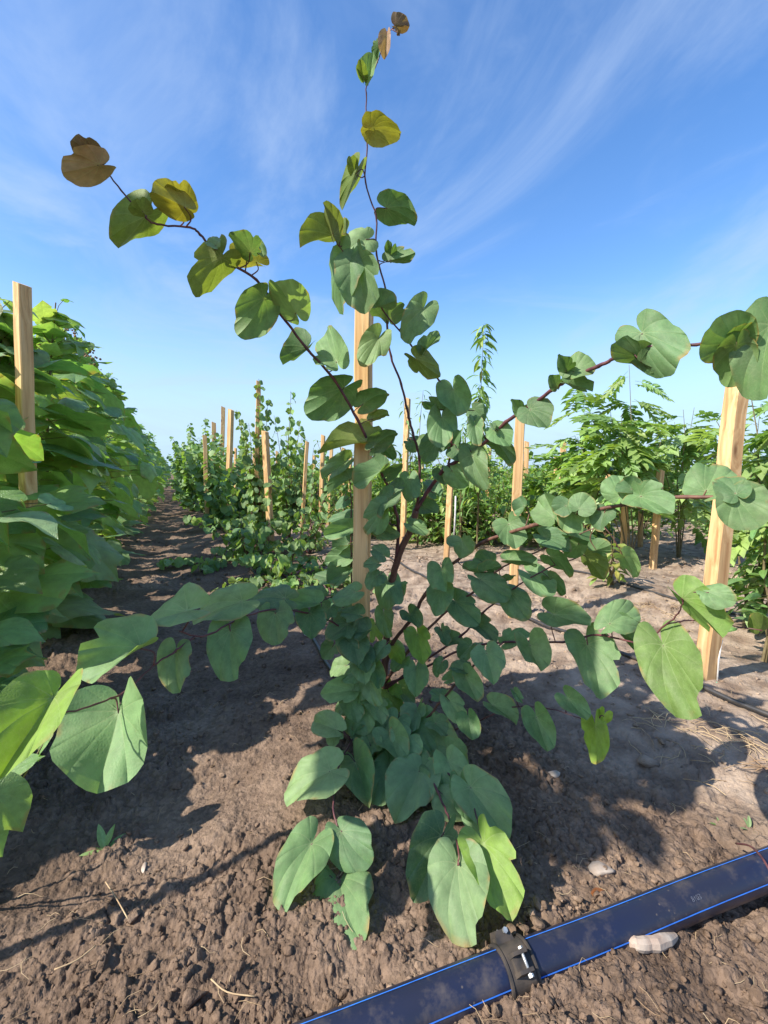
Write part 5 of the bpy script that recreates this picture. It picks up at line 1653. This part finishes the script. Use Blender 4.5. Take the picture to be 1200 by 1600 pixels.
# long pale stalk lower left and a dry leaf by the pipe
for (pts, lab) in ((((165, 1382), (182, 1408), (200, 1440)), 'straight pale straw stalk on the lower left soil'), (((330, 1535), (355, 1555), (398, 1562)), 'curved pale straw stalk near the bottom edge'),
                   (((85, 1520), (120, 1505), (150, 1482)), 'thin pale straw stalk slanting in the lower left corner')):
    q = catmull([tuple(GP(a, b_, 0.022) + Vector((0, 0, 0.006))) for a, b_ in pts], 4)
    mb = MB(); mb.tube(q, 0.0013, 5)
    o = mb.build('straw_stalk', M['straw']); tag(o, lab, 'straw')
g = GP(930, 1402, 0.02)
o = link('dry_leaf', LEAF_C[2]); o.color = (0.30, 0.10, 0.035, 1)
o.matrix_world = leaf_matrix((g.x - 0.01, g.y, 0.025), (1, 0.2, 0.1), (0, -0.5, 1), 0.05, 0.035, 0.04)
tag(o, 'curled rust-brown dry leaf behind the pipe', 'dry leaf')


def weed(px, py, leaves, label, col):
    b = GP(px, py); b.z = gz(b.x, b.y) + 0.006
    r = empty('weed_seedling', b, label, 'weed')
    for (az, el, ln) in leaves:
        yd = Vector((math.cos(R(az)) * math.cos(R(el)), math.sin(R(az)) * math.cos(R(el)), math.sin(R(el))))
        leaf_object(LEAF_C[rnd.randrange(2)], leaf_matrix(b + yd * 0.006, yd, Vector((0, 0, 1)) - Vector((yd.x, yd.y, 0)) * 0.6, ln * 0.75, ln, ln * 0.8), r, jit(col, .1))


weed(162, 1318, [(200, 12, .046), (135, 55, .058), (75, 58, .052), (40, 30, .050), (-10, 12, .035), (-60, 10, .03), (235, 8, .03), (160, 20, .03)], 'small light green rosette weed on the lower left soil', (0.26, 0.40, 0.14))
weed(1128, 1282, [(20, 30, .02), (160, 30, .022), (90, 50, .02), (250, 20, .016)], 'tiny two-leaved sprout above the pipe', (0.13, 0.22, 0.07))
weed(1172, 1285, [(110, 60, .022), (60, 60, .028), (180, 20, .02), (300, 20, .015)], 'tiny pale sprout near the right edge above the pipe', (0.24, 0.36, 0.16))

# string beside the stake, tie and tape on the thick stake
b = PY(712, 775, 4.45); e = PY(709, 842, 4.45)
mb = MB(); mb.tube([b, (b + e) / 2 + Vector((.004, 0, 0)), e], 0.008, 6)
o = mb.build('white_string', M['string']); tag(o, 'white string hanging straight down beside the stake', 'string')
b = XD(1101, 1.86)
mb = MB()
p0 = PY(1128, 1000, 1.84); p1 = PY(1123, 1030, 1.83); p2 = PY(1120, 1075, 1.82)
mb.tube([p0, p1, p2], 0.0035, 5)
o = mb.build('planting_string', M['string']); tag(o, 'dirty string running down the right side of the thick stake', 'string')
mb = MB()
for i in range(5):
    an0 = rnd.uniform(0, 6.28)
    cc = PY(1116 + rnd.uniform(-4, 6), 1078 + rnd.uniform(-10, 12), 1.82)
    pts = [cc + Vector((math.cos(an0 + t) * 0.022, math.sin(an0 + t) * 0.014, 0.012 * math.sin(2 * t + i))) for t in np.linspace(0, 4.5, 9)]
    mb.tube(pts, 0.0032, 5)
o = mb.build('green_tie', M['tie']); tag(o, 'crumpled green plastic tie at the foot of the thick stake', 'tie')
